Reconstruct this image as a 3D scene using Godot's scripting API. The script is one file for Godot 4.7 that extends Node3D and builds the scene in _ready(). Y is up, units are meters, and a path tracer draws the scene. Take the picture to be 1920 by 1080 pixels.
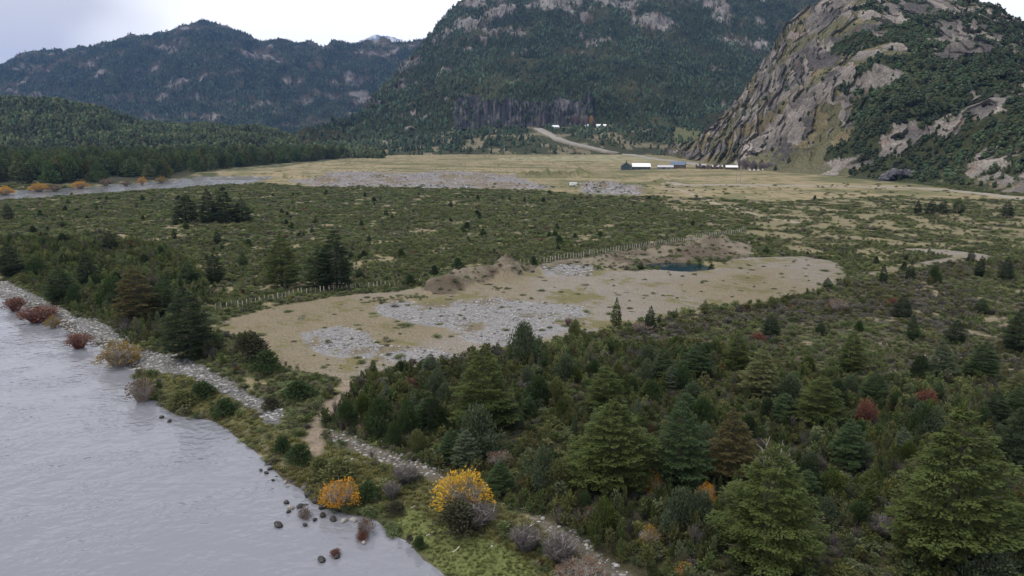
extends Node3D
# A river valley under an overcast sky. Metres, y up; the river's surface is y = 0.
var SHORE := PackedVector2Array([Vector2(-40, 14), Vector2(0, 20), Vector2(32.7, 29.5), Vector2(36.6, 29.9), Vector2(40.2, 30.2), Vector2(43.8, 30.3), Vector2(47.2, 30.8), Vector2(49.3, 29.3), Vector2(51.9, 28.2), Vector2(55.9, 28.9), Vector2(58.2, 28.8), Vector2(63.5, 29), Vector2(68.1, 29.6), Vector2(74, 29.9), Vector2(79.1, 29.1), Vector2(82.5, 27.4), Vector2(87, 27.2), Vector2(95, 27.4), Vector2(104.9, 29.5), Vector2(113.2, 29.9), Vector2(123.5, 29.5), Vector2(131.1, 28.4), Vector2(143.5, 28.1), Vector2(157.8, 27.8), Vector2(169.5, 25.6), Vector2(200, 25), Vector2(300, 22), Vector2(420, 10), Vector2(2000, 0)])
var BARE := PackedVector2Array([Vector2(-46.8, -108.9), Vector2(-48.1, -116.5), Vector2(-38.7, -125.9), Vector2(-28.6, -133), Vector2(-17.8, -136.8), Vector2(-13.3, -133.9), Vector2(-6.6, -143), Vector2(0, -151.5), Vector2(5.8, -153.3), Vector2(20.2, -155.8), Vector2(28.3, -154.5), Vector2(44.4, -157.7), Vector2(54.8, -174.1), Vector2(72.9, -178.1), Vector2(76.5, -168), Vector2(71.6, -151.5), Vector2(58.1, -135.4), Vector2(47.4, -128.5), Vector2(34.3, -120.3), Vector2(24.3, -112.3), Vector2(15.6, -105.9), Vector2(7.9, -102.1), Vector2(0, -96.8), Vector2(-5.8, -92.6), Vector2(-13.9, -88.5), Vector2(-17.7, -86.8), Vector2(-19.4, -83.7), Vector2(-22.1, -85), Vector2(-27.7, -88.3), Vector2(-31.5, -91.6), Vector2(-39.9, -100.5)])
var GRAVEL_A := PackedVector2Array([Vector2(-24.7, -123.4), Vector2(-19.4, -126.3), Vector2(-13.4, -124.3), Vector2(-3, -129.4), Vector2(4.8, -125.1), Vector2(13.2, -122.2), Vector2(13.9, -115.8), Vector2(8.2, -105.9), Vector2(1.6, -100.7), Vector2(-1.5, -98.6), Vector2(-6.3, -100.7), Vector2(-9.3, -109.1), Vector2(-17.3, -111.7), Vector2(-22.4, -115.8)])
var GRAVEL_B := PackedVector2Array([Vector2(-31.9, -105.9), Vector2(-27, -109.1), Vector2(-22, -105), Vector2(-20.3, -100.2), Vector2(-16.7, -97.5), Vector2(-9.1, -96.8), Vector2(-6.7, -93.5), Vector2(-10, -91.7), Vector2(-15.7, -91.4), Vector2(-24.9, -93.5), Vector2(-29.4, -99.4)])
var GRAVEL_C := PackedVector2Array([Vector2(5.4, -157.1), Vector2(12.4, -163.7), Vector2(20.6, -159), Vector2(17.1, -149.7), Vector2(6.8, -149.1)])
var BEACH := PackedVector2Array([Vector2(-128.5, -165.5), Vector2(-110.8, -151), Vector2(-96.8, -140.3), Vector2(-81.9, -126.5), Vector2(-71.1, -117.9), Vector2(-63.2, -110.9), Vector2(-56.8, -103.4), Vector2(-47.5, -96.4), Vector2(-38.8, -88.2), Vector2(-32.3, -82.6), Vector2(-25.7, -77.1), Vector2(-24.5, -74), Vector2(-27.2, -74.2), Vector2(-29.8, -78.3), Vector2(-36.9, -83.5), Vector2(-43.2, -88.6), Vector2(-52.3, -93.8), Vector2(-60.9, -101.2), Vector2(-67.3, -106.7), Vector2(-77.4, -116.1), Vector2(-89.2, -127.1), Vector2(-100.1, -135.7), Vector2(-113.6, -145.4)])
var PATH_A := PackedVector2Array([Vector2(-19.7, -70.4), Vector2(-17.9, -69.8), Vector2(-14.4, -66.6), Vector2(-10.3, -63.7), Vector2(-6.5, -61.4), Vector2(-3.6, -59.4), Vector2(-4.4, -58.4), Vector2(-7.8, -60.1), Vector2(-11, -61.9), Vector2(-15.8, -65.5), Vector2(-18.6, -68.2)])
var PATH_B := PackedVector2Array([Vector2(1.1, -53.1), Vector2(2.2, -52.9), Vector2(4.9, -49.5), Vector2(6.7, -47.3), Vector2(8.6, -44.6), Vector2(10.3, -42.2), Vector2(8.4, -42.4), Vector2(6.4, -45.1), Vector2(4.4, -48), Vector2(2.1, -51)])
var DIRT := PackedVector2Array([Vector2(-21.3, -84.6), Vector2(-19.2, -83.3), Vector2(-18.4, -78.1), Vector2(-19.6, -74.8), Vector2(-20.3, -72.4), Vector2(-19.2, -69.3), Vector2(-18.3, -65.1), Vector2(-19.7, -65.7), Vector2(-21.3, -69.8), Vector2(-21.9, -74), Vector2(-21.3, -77.1), Vector2(-20.5, -79.9)])
var GREEN := PackedVector2Array([Vector2(-10.6, -55.4), Vector2(-8.8, -56.3), Vector2(-4.8, -52.6), Vector2(-1.2, -50.2), Vector2(1.6, -47), Vector2(2.9, -42.7), Vector2(-3.4, -44), Vector2(-4.5, -47), Vector2(-6.7, -50), Vector2(-9.5, -53.4)])
var GREEN_B := PackedVector2Array([Vector2(-25, -67.4), Vector2(-20.1, -61.7), Vector2(-12.4, -58.4), Vector2(-9.4, -57.5), Vector2(-9.2, -56), Vector2(-10.2, -55.3), Vector2(-12, -56.4), Vector2(-14.5, -57.3), Vector2(-17.5, -57.6), Vector2(-22, -63.1), Vector2(-26.2, -67.8)])
var MEADOW := PackedVector2Array([Vector2(-240.6, -581), Vector2(-213, -655.6), Vector2(-207.7, -881.1), Vector2(-156.5, -1063.3), Vector2(0, -1185.7), Vector2(165.6, -1185.7), Vector2(230.5, -920.6), Vector2(223.4, -581), Vector2(237.6, -432.5), Vector2(250.2, -350), Vector2(245.9, -316.8), Vector2(192.9, -350), Vector2(151.2, -338.2), Vector2(113.5, -316.8), Vector2(93.3, -338.2), Vector2(65.2, -350), Vector2(37.1, -356.2), Vector2(11.5, -387), Vector2(-48.3, -406.5), Vector2(-110.9, -414.8), Vector2(-142.8, -437.2)])
var FARGRAVEL := PackedVector2Array([Vector2(-147.2, -472.9), Vector2(-134.6, -484.2), Vector2(-146.1, -581), Vector2(-111.7, -581), Vector2(-81.3, -549.6), Vector2(-57.5, -598), Vector2(-25.4, -572.8), Vector2(0, -521.5), Vector2(8.6, -462.1), Vector2(27.4, -410.6), Vector2(11.7, -394.5), Vector2(-18.1, -406.5), Vector2(-47.4, -398.4), Vector2(-80.1, -414.8), Vector2(-110.9, -414.8)])
var FARGRAVEL_B := PackedVector2Array([Vector2(38.9, -437.2), Vector2(58.3, -462.1), Vector2(74, -406.5), Vector2(63.6, -356.2), Vector2(38.5, -369.2)])
var PALEGRASS := PackedVector2Array([Vector2(-20.3, -920.6), Vector2(144.9, -1036.6), Vector2(193, -844.9), Vector2(129.1, -795.7), Vector2(-12.5, -844.9)])
var LOOP := PackedVector2Array([Vector2(73.5, -161), Vector2(77.9, -150.3), Vector2(91.2, -157.7), Vector2(105, -164.4), Vector2(116.4, -169.5), Vector2(119.6, -177.2), Vector2(114.5, -182.2), Vector2(105.9, -189.3), Vector2(101.6, -184), Vector2(107.9, -175.6), Vector2(109.5, -171.7), Vector2(98.7, -166.6), Vector2(84, -157.7), Vector2(75.9, -155.8)])
var PATCHY := PackedVector2Array([Vector2(63.6, -356.2), Vector2(91.7, -332.6), Vector2(111.7, -311.9), Vector2(148.8, -332.6), Vector2(192.9, -350), Vector2(242.1, -311.9), Vector2(144.8, -184), Vector2(106.9, -191.2), Vector2(79.9, -175.6), Vector2(65.8, -198), Vector2(73.6, -233.2), Vector2(69.6, -273.4)])
var THICKET := PackedVector2Array([Vector2(-22.5, -76.7), Vector2(-20.2, -79.9), Vector2(-17.6, -86), Vector2(-6.5, -91.7), Vector2(7.8, -100.7), Vector2(23.9, -110.3), Vector2(57.1, -133), Vector2(76.5, -147.4), Vector2(102.9, -161), Vector2(151.8, -175.6), Vector2(67.7, -57.8), Vector2(35.6, -29.8), Vector2(9.8, -38.2), Vector2(8.6, -44.6), Vector2(4.2, -51), Vector2(0, -54.2), Vector2(-3.8, -59.2), Vector2(-10.4, -64.4), Vector2(-19.3, -71)])
var BANKSCRUB := PackedVector2Array([Vector2(-178.9, -219.9), Vector2(-146.6, -202.4), Vector2(-122.6, -214.2), Vector2(-87.7, -184), Vector2(-55.3, -128.5), Vector2(-55.3, -113.6), Vector2(-44.1, -101.3), Vector2(-38, -89.7), Vector2(-48.3, -98.3), Vector2(-57.7, -105.2), Vector2(-63.8, -112.1), Vector2(-82.5, -127.5), Vector2(-98, -142.2), Vector2(-113.4, -154.8), Vector2(-154, -188.1)])
var LOWBANK := PackedVector2Array([Vector2(-47, -90.7), Vector2(-37.7, -85.6), Vector2(-31.4, -81), Vector2(-27.2, -74.2), Vector2(-19.6, -67.8), Vector2(-9.9, -61.2), Vector2(-4.8, -58.5), Vector2(0.9, -52.6), Vector2(5.5, -47.1), Vector2(7.9, -42.8), Vector2(1.5, -44), Vector2(-3.4, -51.4), Vector2(-9.3, -56.8), Vector2(-17.3, -58.7), Vector2(-26.8, -69.4), Vector2(-33.9, -75.9), Vector2(-40.3, -79.2)])
var RIGHTHEATH := PackedVector2Array([Vector2(12.5, -100.7), Vector2(23.6, -109.1), Vector2(56.7, -132.1), Vector2(76, -146.3), Vector2(102, -159.7), Vector2(150.5, -174.1), Vector2(105, -100.7), Vector2(64.9, -79.7), Vector2(58.3, -88.5), Vector2(44.9, -82.5), Vector2(36.1, -88.5), Vector2(27.6, -95.5)])
var SOIL_A := PackedVector2Array([Vector2(-17.1, -135.4), Vector2(-14.7, -148.6), Vector2(-9.6, -157.7), Vector2(0, -163.1), Vector2(5.5, -161), Vector2(4.6, -150.3), Vector2(-2.3, -147.4), Vector2(-6.4, -140.4), Vector2(-10.1, -132.1), Vector2(-14.3, -133)])
var SOIL_B := PackedVector2Array([Vector2(4.8, -159), Vector2(6.3, -166.6), Vector2(18.5, -174.1), Vector2(33.9, -186.6), Vector2(52.1, -203.1), Vector2(60.5, -208.5), Vector2(62, -188.4), Vector2(56.8, -174.1), Vector2(47.2, -168), Vector2(34.8, -163.7), Vector2(26.1, -155.8), Vector2(17.1, -161)])
var SHALLOWS := PackedVector2Array([Vector2(-26.3, -66.4), Vector2(-24.3, -65.2), Vector2(-20.8, -61.5), Vector2(-16.8, -57.1), Vector2(-13.7, -55.6), Vector2(-11.8, -55.4), Vector2(-11.4, -54.1), Vector2(-14.2, -53.7), Vector2(-16.6, -54.5), Vector2(-19.5, -56.7), Vector2(-21.9, -61)])
var POND := PackedVector2Array([Vector2(28.4, -159), Vector2(33.9, -165.1), Vector2(42.8, -171), Vector2(49.1, -170.2), Vector2(46.4, -165.1), Vector2(41.3, -159.7), Vector2(33.4, -156.4)])
var WOODFRONT := PackedVector2Array([Vector2(-335.2, -406.5), Vector2(-308.2, -432.5), Vector2(-285.1, -446.9), Vector2(-263.4, -467.5), Vector2(-245.5, -502.2), Vector2(-251.2, -606.9), Vector2(-241.9, -712.7), Vector2(-219.6, -827.8), Vector2(-198.7, -963.8), Vector2(-175.4, -1036.6), Vector2(-190.7, -1297.6), Vector2(-805.8, -1663.1), Vector2(-1130.8, -1220.8), Vector2(-1109.7, -907.2), Vector2(-610.8, -496.2)])
var CHANNEL := PackedVector2Array([Vector2(-283.6, -345.7), Vector2(-266.4, -372.6), Vector2(-250.1, -400.2), Vector2(-230.2, -436.5), Vector2(-212.5, -469.5), Vector2(-204.2, -519.9)])
var MOUNDS := [[-12.7, -137.8, 2.0, 8, 5], [-6.8, -147.4, 2.6, 9, 5], [1.2, -153.3, 2.8, 8, 5], [55.1, -189.3, 3.0, 10, 7], [21.8, -168.7, 1.5, 8, 2.5], [43.1, -180.5, 2.4, 10, 3], [51.3, -406.5, 3.5, 18, 9], [63.3, -387, 2.5, 12, 7], [92.5, -437.2, 3.0, 12, 8], [-116.5, -462.1, 3, 16, 8], [-99.2, -496, 3.5, 18, 8], [-66.6, -472.9, 3, 22, 9], [-40.9, -502.2, 2.6, 18, 8], [-10.5, -472.9, 2.8, 20, 8], [3.8, -508.4, 2, 14, 8], [-154.3, -496, 3, 20, 9], [19.3, -521.5, 4, 22, 10], [50.2, -521.5, 4, 26, 12], [-196.9, -521.5, 3, 30, 15], [-34, -88.5, 1.2, 5, 3.5], [-40, -96.8, 1.3, 4, 4]]
var FENCE_A := PackedVector2Array([Vector2(-51.3, -119.9), Vector2(-47.8, -121.8), Vector2(-44.5, -125.9), Vector2(-40.3, -131.2), Vector2(-33.4, -136.3), Vector2(-27.6, -138.8), Vector2(-17, -138.8)])
var FENCE_B := PackedVector2Array([Vector2(-0.6, -162.4), Vector2(7.6, -165.9), Vector2(18.6, -175.6), Vector2(34.2, -188.4), Vector2(52.4, -204.1), Vector2(73.3, -221.4)])
var FENCE_C := PackedVector2Array([Vector2(-70.2, -119.5), Vector2(-66, -117.3), Vector2(-62, -115.1), Vector2(-57.9, -112)])
var ROAD := PackedVector2Array([Vector2(89, -428), Vector2(133.4, -428), Vector2(169.8, -423.5), Vector2(207.4, -410.6), Vector2(231.7, -394.5), Vector2(239.6, -365.9), Vector2(238, -332.6), Vector2(231.4, -289.3)])
var TRACK := PackedVector2Array([Vector2(86.3, -414.8), Vector2(90.6, -387), Vector2(90.5, -347), Vector2(88.6, -316.8), Vector2(92.9, -269.7), Vector2(97.4, -240.3)])
var CENTRAL := [
	PackedVector3Array([Vector3(-280, -1, -950), Vector3(-250, -1, -1000), Vector3(-206, -0, -1000), Vector3(-168, -0, -1040), Vector3(-124, -0, -1050), Vector3(-70, -1, -1055), Vector3(-8, -1, -1063), Vector3(70, -1, -1063), Vector3(149, -1, -1063), Vector3(243, -1, -1030), Vector3(366, -1, -1080), Vector3(508, -2, -1150), Vector3(699, -3, -1250)]),
	PackedVector3Array([Vector3(-294, 8, -1000), Vector3(-265, 10, -1060), Vector3(-226, 12, -1100), Vector3(-182, 13, -1130), Vector3(-134, 16, -1140), Vector3(-76, 23, -1150), Vector3(-8, 30, -1150), Vector3(76, 28, -1150), Vector3(160, 33, -1150), Vector3(271, 35, -1160), Vector3(404, 33, -1200), Vector3(549, 28, -1250), Vector3(723, 28, -1300)]),
	PackedVector3Array([Vector3(-311, 10, -1060), Vector3(-279, 15, -1120), Vector3(-242, 21, -1180), Vector3(-197, 24, -1220), Vector3(-145, 29, -1240), Vector3(-82, 36, -1250), Vector3(-9, 40, -1250), Vector3(82, 42, -1250), Vector3(173, 45, -1250), Vector3(292, 42, -1250), Vector3(430, 38, -1280), Vector3(579, 38, -1320), Vector3(761, 38, -1370)]),
	PackedVector3Array([Vector3(-317, 11, -1080), Vector3(-287, 18, -1150), Vector3(-250, 28, -1220), Vector3(-203, 37, -1260), Vector3(-149, 51, -1280), Vector3(-84, 80, -1285), Vector3(-9, 85, -1285), Vector3(84, 83, -1285), Vector3(177, 82, -1285), Vector3(301, 53, -1290), Vector3(443, 44, -1320), Vector3(596, 43, -1360), Vector3(782, 43, -1410)]),
	PackedVector3Array([Vector3(-332, 15, -1130), Vector3(-311, 26, -1250), Vector3(-286, 43, -1400), Vector3(-248, 75, -1550), Vector3(-191, 126, -1650), Vector3(-113, 187, -1750), Vector3(-13, 210, -1800), Vector3(116, 222, -1800), Vector3(244, 228, -1800), Vector3(412, 222, -1800), Vector3(593, 210, -1800), Vector3(796, 202, -1850), Vector3(1035, 206, -1900)]),
	PackedVector3Array([Vector3(-352, 17, -1200), Vector3(-335, 37, -1350), Vector3(-325, 81, -1600), Vector3(-300, 183, -1900), Vector3(-245, 300, -2150), Vector3(-149, 441, -2350), Vector3(-17, 538, -2500), Vector3(160, 606, -2550), Vector3(343, 651, -2600), Vector3(576, 667, -2600), Vector3(831, 634, -2600), Vector3(1087, 600, -2600), Vector3(1381, 567, -2600)]),
	PackedVector3Array([Vector3(-440, 6, -1500), Vector3(-448, 18, -1800), Vector3(-470, 50, -2300), Vector3(-414, 144, -2600), Vector3(-334, 258, -2900), Vector3(-199, 380, -3100), Vector3(-23, 456, -3200), Vector3(204, 478, -3200), Vector3(431, 499, -3200), Vector3(725, 499, -3200), Vector3(1042, 499, -3200), Vector3(1364, 456, -3200), Vector3(1728, 456, -3200)])]
var WESTERN := [
	PackedVector3Array([Vector3(-3312, -16, -2300), Vector3(-2467, -16, -2300), Vector3(-1859, -16, -2300), Vector3(-1723, -16, -2300), Vector3(-1622, -16, -2300), Vector3(-1521, -16, -2300), Vector3(-1369, -16, -2300), Vector3(-1216, -16, -2300), Vector3(-1115, -16, -2300), Vector3(-1064, -16, -2300), Vector3(-971, -16, -2300), Vector3(-879, -16, -2300), Vector3(-794, -16, -2300), Vector3(-676, -16, -2300), Vector3(-541, -16, -2300), Vector3(-372, -16, -2300), Vector3(-169, -16, -2300)]),
	PackedVector3Array([Vector3(-4283, 88, -3000), Vector3(-3188, 98, -3000), Vector3(-2400, 109, -3000), Vector3(-2224, 115, -3000), Vector3(-2093, 119, -3000), Vector3(-1961, 130, -3000), Vector3(-1763, 141, -3000), Vector3(-1566, 151, -3000), Vector3(-1434, 162, -3000), Vector3(-1369, 166, -3000), Vector3(-1249, 172, -3000), Vector3(-1129, 178, -3000), Vector3(-1021, 172, -3000), Vector3(-870, 151, -3000), Vector3(-697, 130, -3000), Vector3(-480, 119, -3000), Vector3(-218, 109, -3000)]),
	PackedVector3Array([Vector3(-4970, 183, -3500), Vector3(-3696, 208, -3500), Vector3(-2783, 220, -3500), Vector3(-2575, 257, -3500), Vector3(-2419, 281, -3500), Vector3(-2263, 317, -3500), Vector3(-2034, 341, -3500), Vector3(-1804, 377, -3500), Vector3(-1652, 389, -3500), Vector3(-1576, 401, -3500), Vector3(-1437, 413, -3500), Vector3(-1301, 401, -3500), Vector3(-1178, 365, -3500), Vector3(-1004, 341, -3500), Vector3(-804, 329, -3500), Vector3(-553, 317, -3500), Vector3(-252, 305, -3500)]),
	PackedVector3Array([Vector3(-5658, 275, -4000), Vector3(-4205, 316, -4000), Vector3(-3168, 316, -4000), Vector3(-2932, 350, -4000), Vector3(-2754, 388, -4000), Vector3(-2573, 454, -4000), Vector3(-2312, 481, -4000), Vector3(-2049, 538, -4000), Vector3(-1876, 557, -4000), Vector3(-1788, 584, -4000), Vector3(-1630, 608, -4000), Vector3(-1476, 579, -4000), Vector3(-1339, 519, -4000), Vector3(-1140, 511, -4000), Vector3(-912, 511, -4000), Vector3(-627, 519, -4000), Vector3(-285, 525, -4000)]),
	PackedVector3Array([Vector3(-6990, 140, -4900), Vector3(-5207, 140, -4900), Vector3(-3923, 140, -4900), Vector3(-3638, 140, -4900), Vector3(-3424, 140, -4900), Vector3(-3210, 140, -4900), Vector3(-2889, 140, -4900), Vector3(-2568, 140, -4900), Vector3(-2354, 140, -4900), Vector3(-2247, 140, -4900), Vector3(-2051, 140, -4900), Vector3(-1854, 140, -4900), Vector3(-1676, 140, -4900), Vector3(-1427, 140, -4900), Vector3(-1141, 140, -4900), Vector3(-785, 140, -4900), Vector3(-357, 140, -4900)])]
var WOODED := [
	PackedVector3Array([Vector3(-1234, -2, -900), Vector3(-936, -2, -900), Vector3(-743, -2, -900), Vector3(-690, -2, -900), Vector3(-637, -2, -900), Vector3(-571, -2, -900), Vector3(-518, -2, -900), Vector3(-484, -2, -900), Vector3(-451, -2, -900), Vector3(-372, -2, -900), Vector3(-318, -2, -900), Vector3(-265, -2, -900), Vector3(-212, -2, -900), Vector3(-159, -2, -900)]),
	PackedVector3Array([Vector3(-1499, 23, -1100), Vector3(-1134, 33, -1100), Vector3(-900, 37, -1100), Vector3(-835, 39, -1100), Vector3(-771, 39, -1100), Vector3(-691, 38, -1100), Vector3(-627, 33, -1100), Vector3(-588, 27, -1100), Vector3(-548, 23, -1100), Vector3(-451, 22, -1100), Vector3(-387, 20, -1100), Vector3(-323, 12, -1100), Vector3(-259, 6, -1100), Vector3(-194, 4, -1100)]),
	PackedVector3Array([Vector3(-1761, 56, -1300), Vector3(-1330, 79, -1300), Vector3(-1055, 88, -1300), Vector3(-979, 90, -1300), Vector3(-904, 89, -1300), Vector3(-810, 87, -1300), Vector3(-736, 75, -1300), Vector3(-691, 59, -1300), Vector3(-645, 44, -1300), Vector3(-532, 39, -1300), Vector3(-456, 37, -1300), Vector3(-381, 20, -1300), Vector3(-306, 5, -1300), Vector3(-229, 0, -1300)]),
	PackedVector3Array([Vector3(-2310, 39, -1700), Vector3(-1751, 39, -1700), Vector3(-1391, 39, -1700), Vector3(-1292, 39, -1700), Vector3(-1192, 39, -1700), Vector3(-1068, 39, -1700), Vector3(-969, 39, -1700), Vector3(-907, 39, -1700), Vector3(-845, 39, -1700), Vector3(-696, 39, -1700), Vector3(-597, 27, -1700), Vector3(-499, 11, -1700), Vector3(-400, -6, -1700), Vector3(-300, -11, -1700)])]
var SNOWY := [
	PackedVector3Array([Vector3(-2632, 39, -9000), Vector3(-2237, 39, -9000), Vector3(-1974, 39, -9000), Vector3(-1777, 39, -9000), Vector3(-1579, 39, -9000), Vector3(-1382, 39, -9000), Vector3(-1119, 39, -9000), Vector3(-724, 39, -9000)]),
	PackedVector3Array([Vector3(-2746, 1018, -9600), Vector3(-2328, 1123, -9600), Vector3(-2053, 1162, -9600), Vector3(-1845, 1208, -9600), Vector3(-1640, 1227, -9600), Vector3(-1435, 1201, -9600), Vector3(-1164, 1123, -9600), Vector3(-755, 1045, -9600)]),
	PackedVector3Array([Vector3(-2982, 987, -10400), Vector3(-2535, 987, -10400), Vector3(-2236, 987, -10400), Vector3(-2013, 987, -10400), Vector3(-1789, 987, -10400), Vector3(-1565, 987, -10400), Vector3(-1267, 987, -10400), Vector3(-820, 987, -10400)])]
var ROCKY := [
	PackedVector3Array([Vector3(227, 1, -1121), Vector3(205, 1, -845), Vector3(200, 1, -713), Vector3(200, 1, -616), Vector3(212, 1, -573), Vector3(226, 1, -535), Vector3(236, 1, -490), Vector3(245, 1, -447), Vector3(254, 1, -406), Vector3(255, 1, -356), Vector3(256, 1, -312), Vector3(263, 1, -283)]),
	PackedVector3Array([Vector3(227, 3, -1111), Vector3(211, 4, -866), Vector3(209, 6, -747), Vector3(214, 9, -661), Vector3(227, 13, -622), Vector3(241, 16, -587), Vector3(254, 18, -545), Vector3(266, 19, -504), Vector3(281, 18, -463), Vector3(287, 16, -413), Vector3(291, 13, -369), Vector3(306, 11, -340)]),
	PackedVector3Array([Vector3(228, 7, -1089), Vector3(225, 11, -915), Vector3(231, 21, -828), Vector3(245, 40, -766), Vector3(262, 60, -736), Vector3(276, 73, -709), Vector3(295, 84, -674), Vector3(313, 89, -636), Vector3(346, 84, -596), Vector3(362, 73, -546), Vector3(372, 60, -503), Vector3(406, 50, -474)]),
	PackedVector3Array([Vector3(230, 11, -1063), Vector3(241, 18, -971), Vector3(256, 36, -920), Vector3(281, 69, -885), Vector3(302, 104, -866), Vector3(317, 127, -848), Vector3(342, 147, -821), Vector3(367, 156, -788), Vector3(420, 147, -747), Vector3(448, 127, -697), Vector3(465, 105, -656), Vector3(520, 87, -626)]),
	PackedVector3Array([Vector3(231, 13, -1040), Vector3(254, 21, -1020), Vector3(277, 43, -1000), Vector3(312, 83, -990), Vector3(337, 125, -980), Vector3(352, 153, -970), Vector3(383, 177, -950), Vector3(415, 187, -920), Vector3(484, 177, -880), Vector3(523, 152, -830), Vector3(546, 126, -790), Vector3(621, 104, -760)]),
	PackedVector3Array([Vector3(232, 6, -999), Vector3(279, 9, -1108), Vector3(316, 16, -1144), Vector3(368, 30, -1177), Vector3(400, 45, -1184), Vector3(415, 55, -1187), Vector3(456, 63, -1180), Vector3(500, 67, -1157), Vector3(599, 63, -1117), Vector3(658, 55, -1067), Vector3(691, 45, -1029), Vector3(800, 38, -998)])]
var OUTCROPS := [[Vector3(387, 285, -1912), 105], [Vector3(421, 230, -1816), 75], [Vector3(357, 320, -1976), 90], [Vector3(91, 395, -2153), 105], [Vector3(208, 386, -2110), 120], [Vector3(295, 385, -2096), 90], [Vector3(525, 363, -2064), 90], [Vector3(333, 178, -1657), 67], [Vector3(-154, 59, -1321), 42], [Vector3(-128, 81, -1364), 33], [Vector3(-310, 84, -1587), 45], [Vector3(-144, 302, -2034), 105], [Vector3(-45, 380, -2172), 90], [Vector3(628, 327, -2016), 60]]
var HILLROAD := PackedVector3Array([Vector3(44, 41, -1249), Vector3(54, 34.6, -1198), Vector3(71, 25.4, -1142), Vector3(94, 18.3, -1119), Vector3(117, 13, -1101), Vector3(143, 7.1, -1084), Vector3(172, 2.1, -1064), Vector3(175, 0, -881), Vector3(186, 0, -766), Vector3(185, 0, -677)])
var BENCH := {"a": Vector3(73, 40.8, -1244), "b": Vector3(126, 42.7, -1247), "c": Vector3(150, 42.6, -1240), "p1": Vector3(133, 40.7, -1229), "p2": Vector3(105, 42.5, -1250), "p3": Vector3(119, 42.9, -1250), "p4": Vector3(44, 41.1, -1250)}
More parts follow.
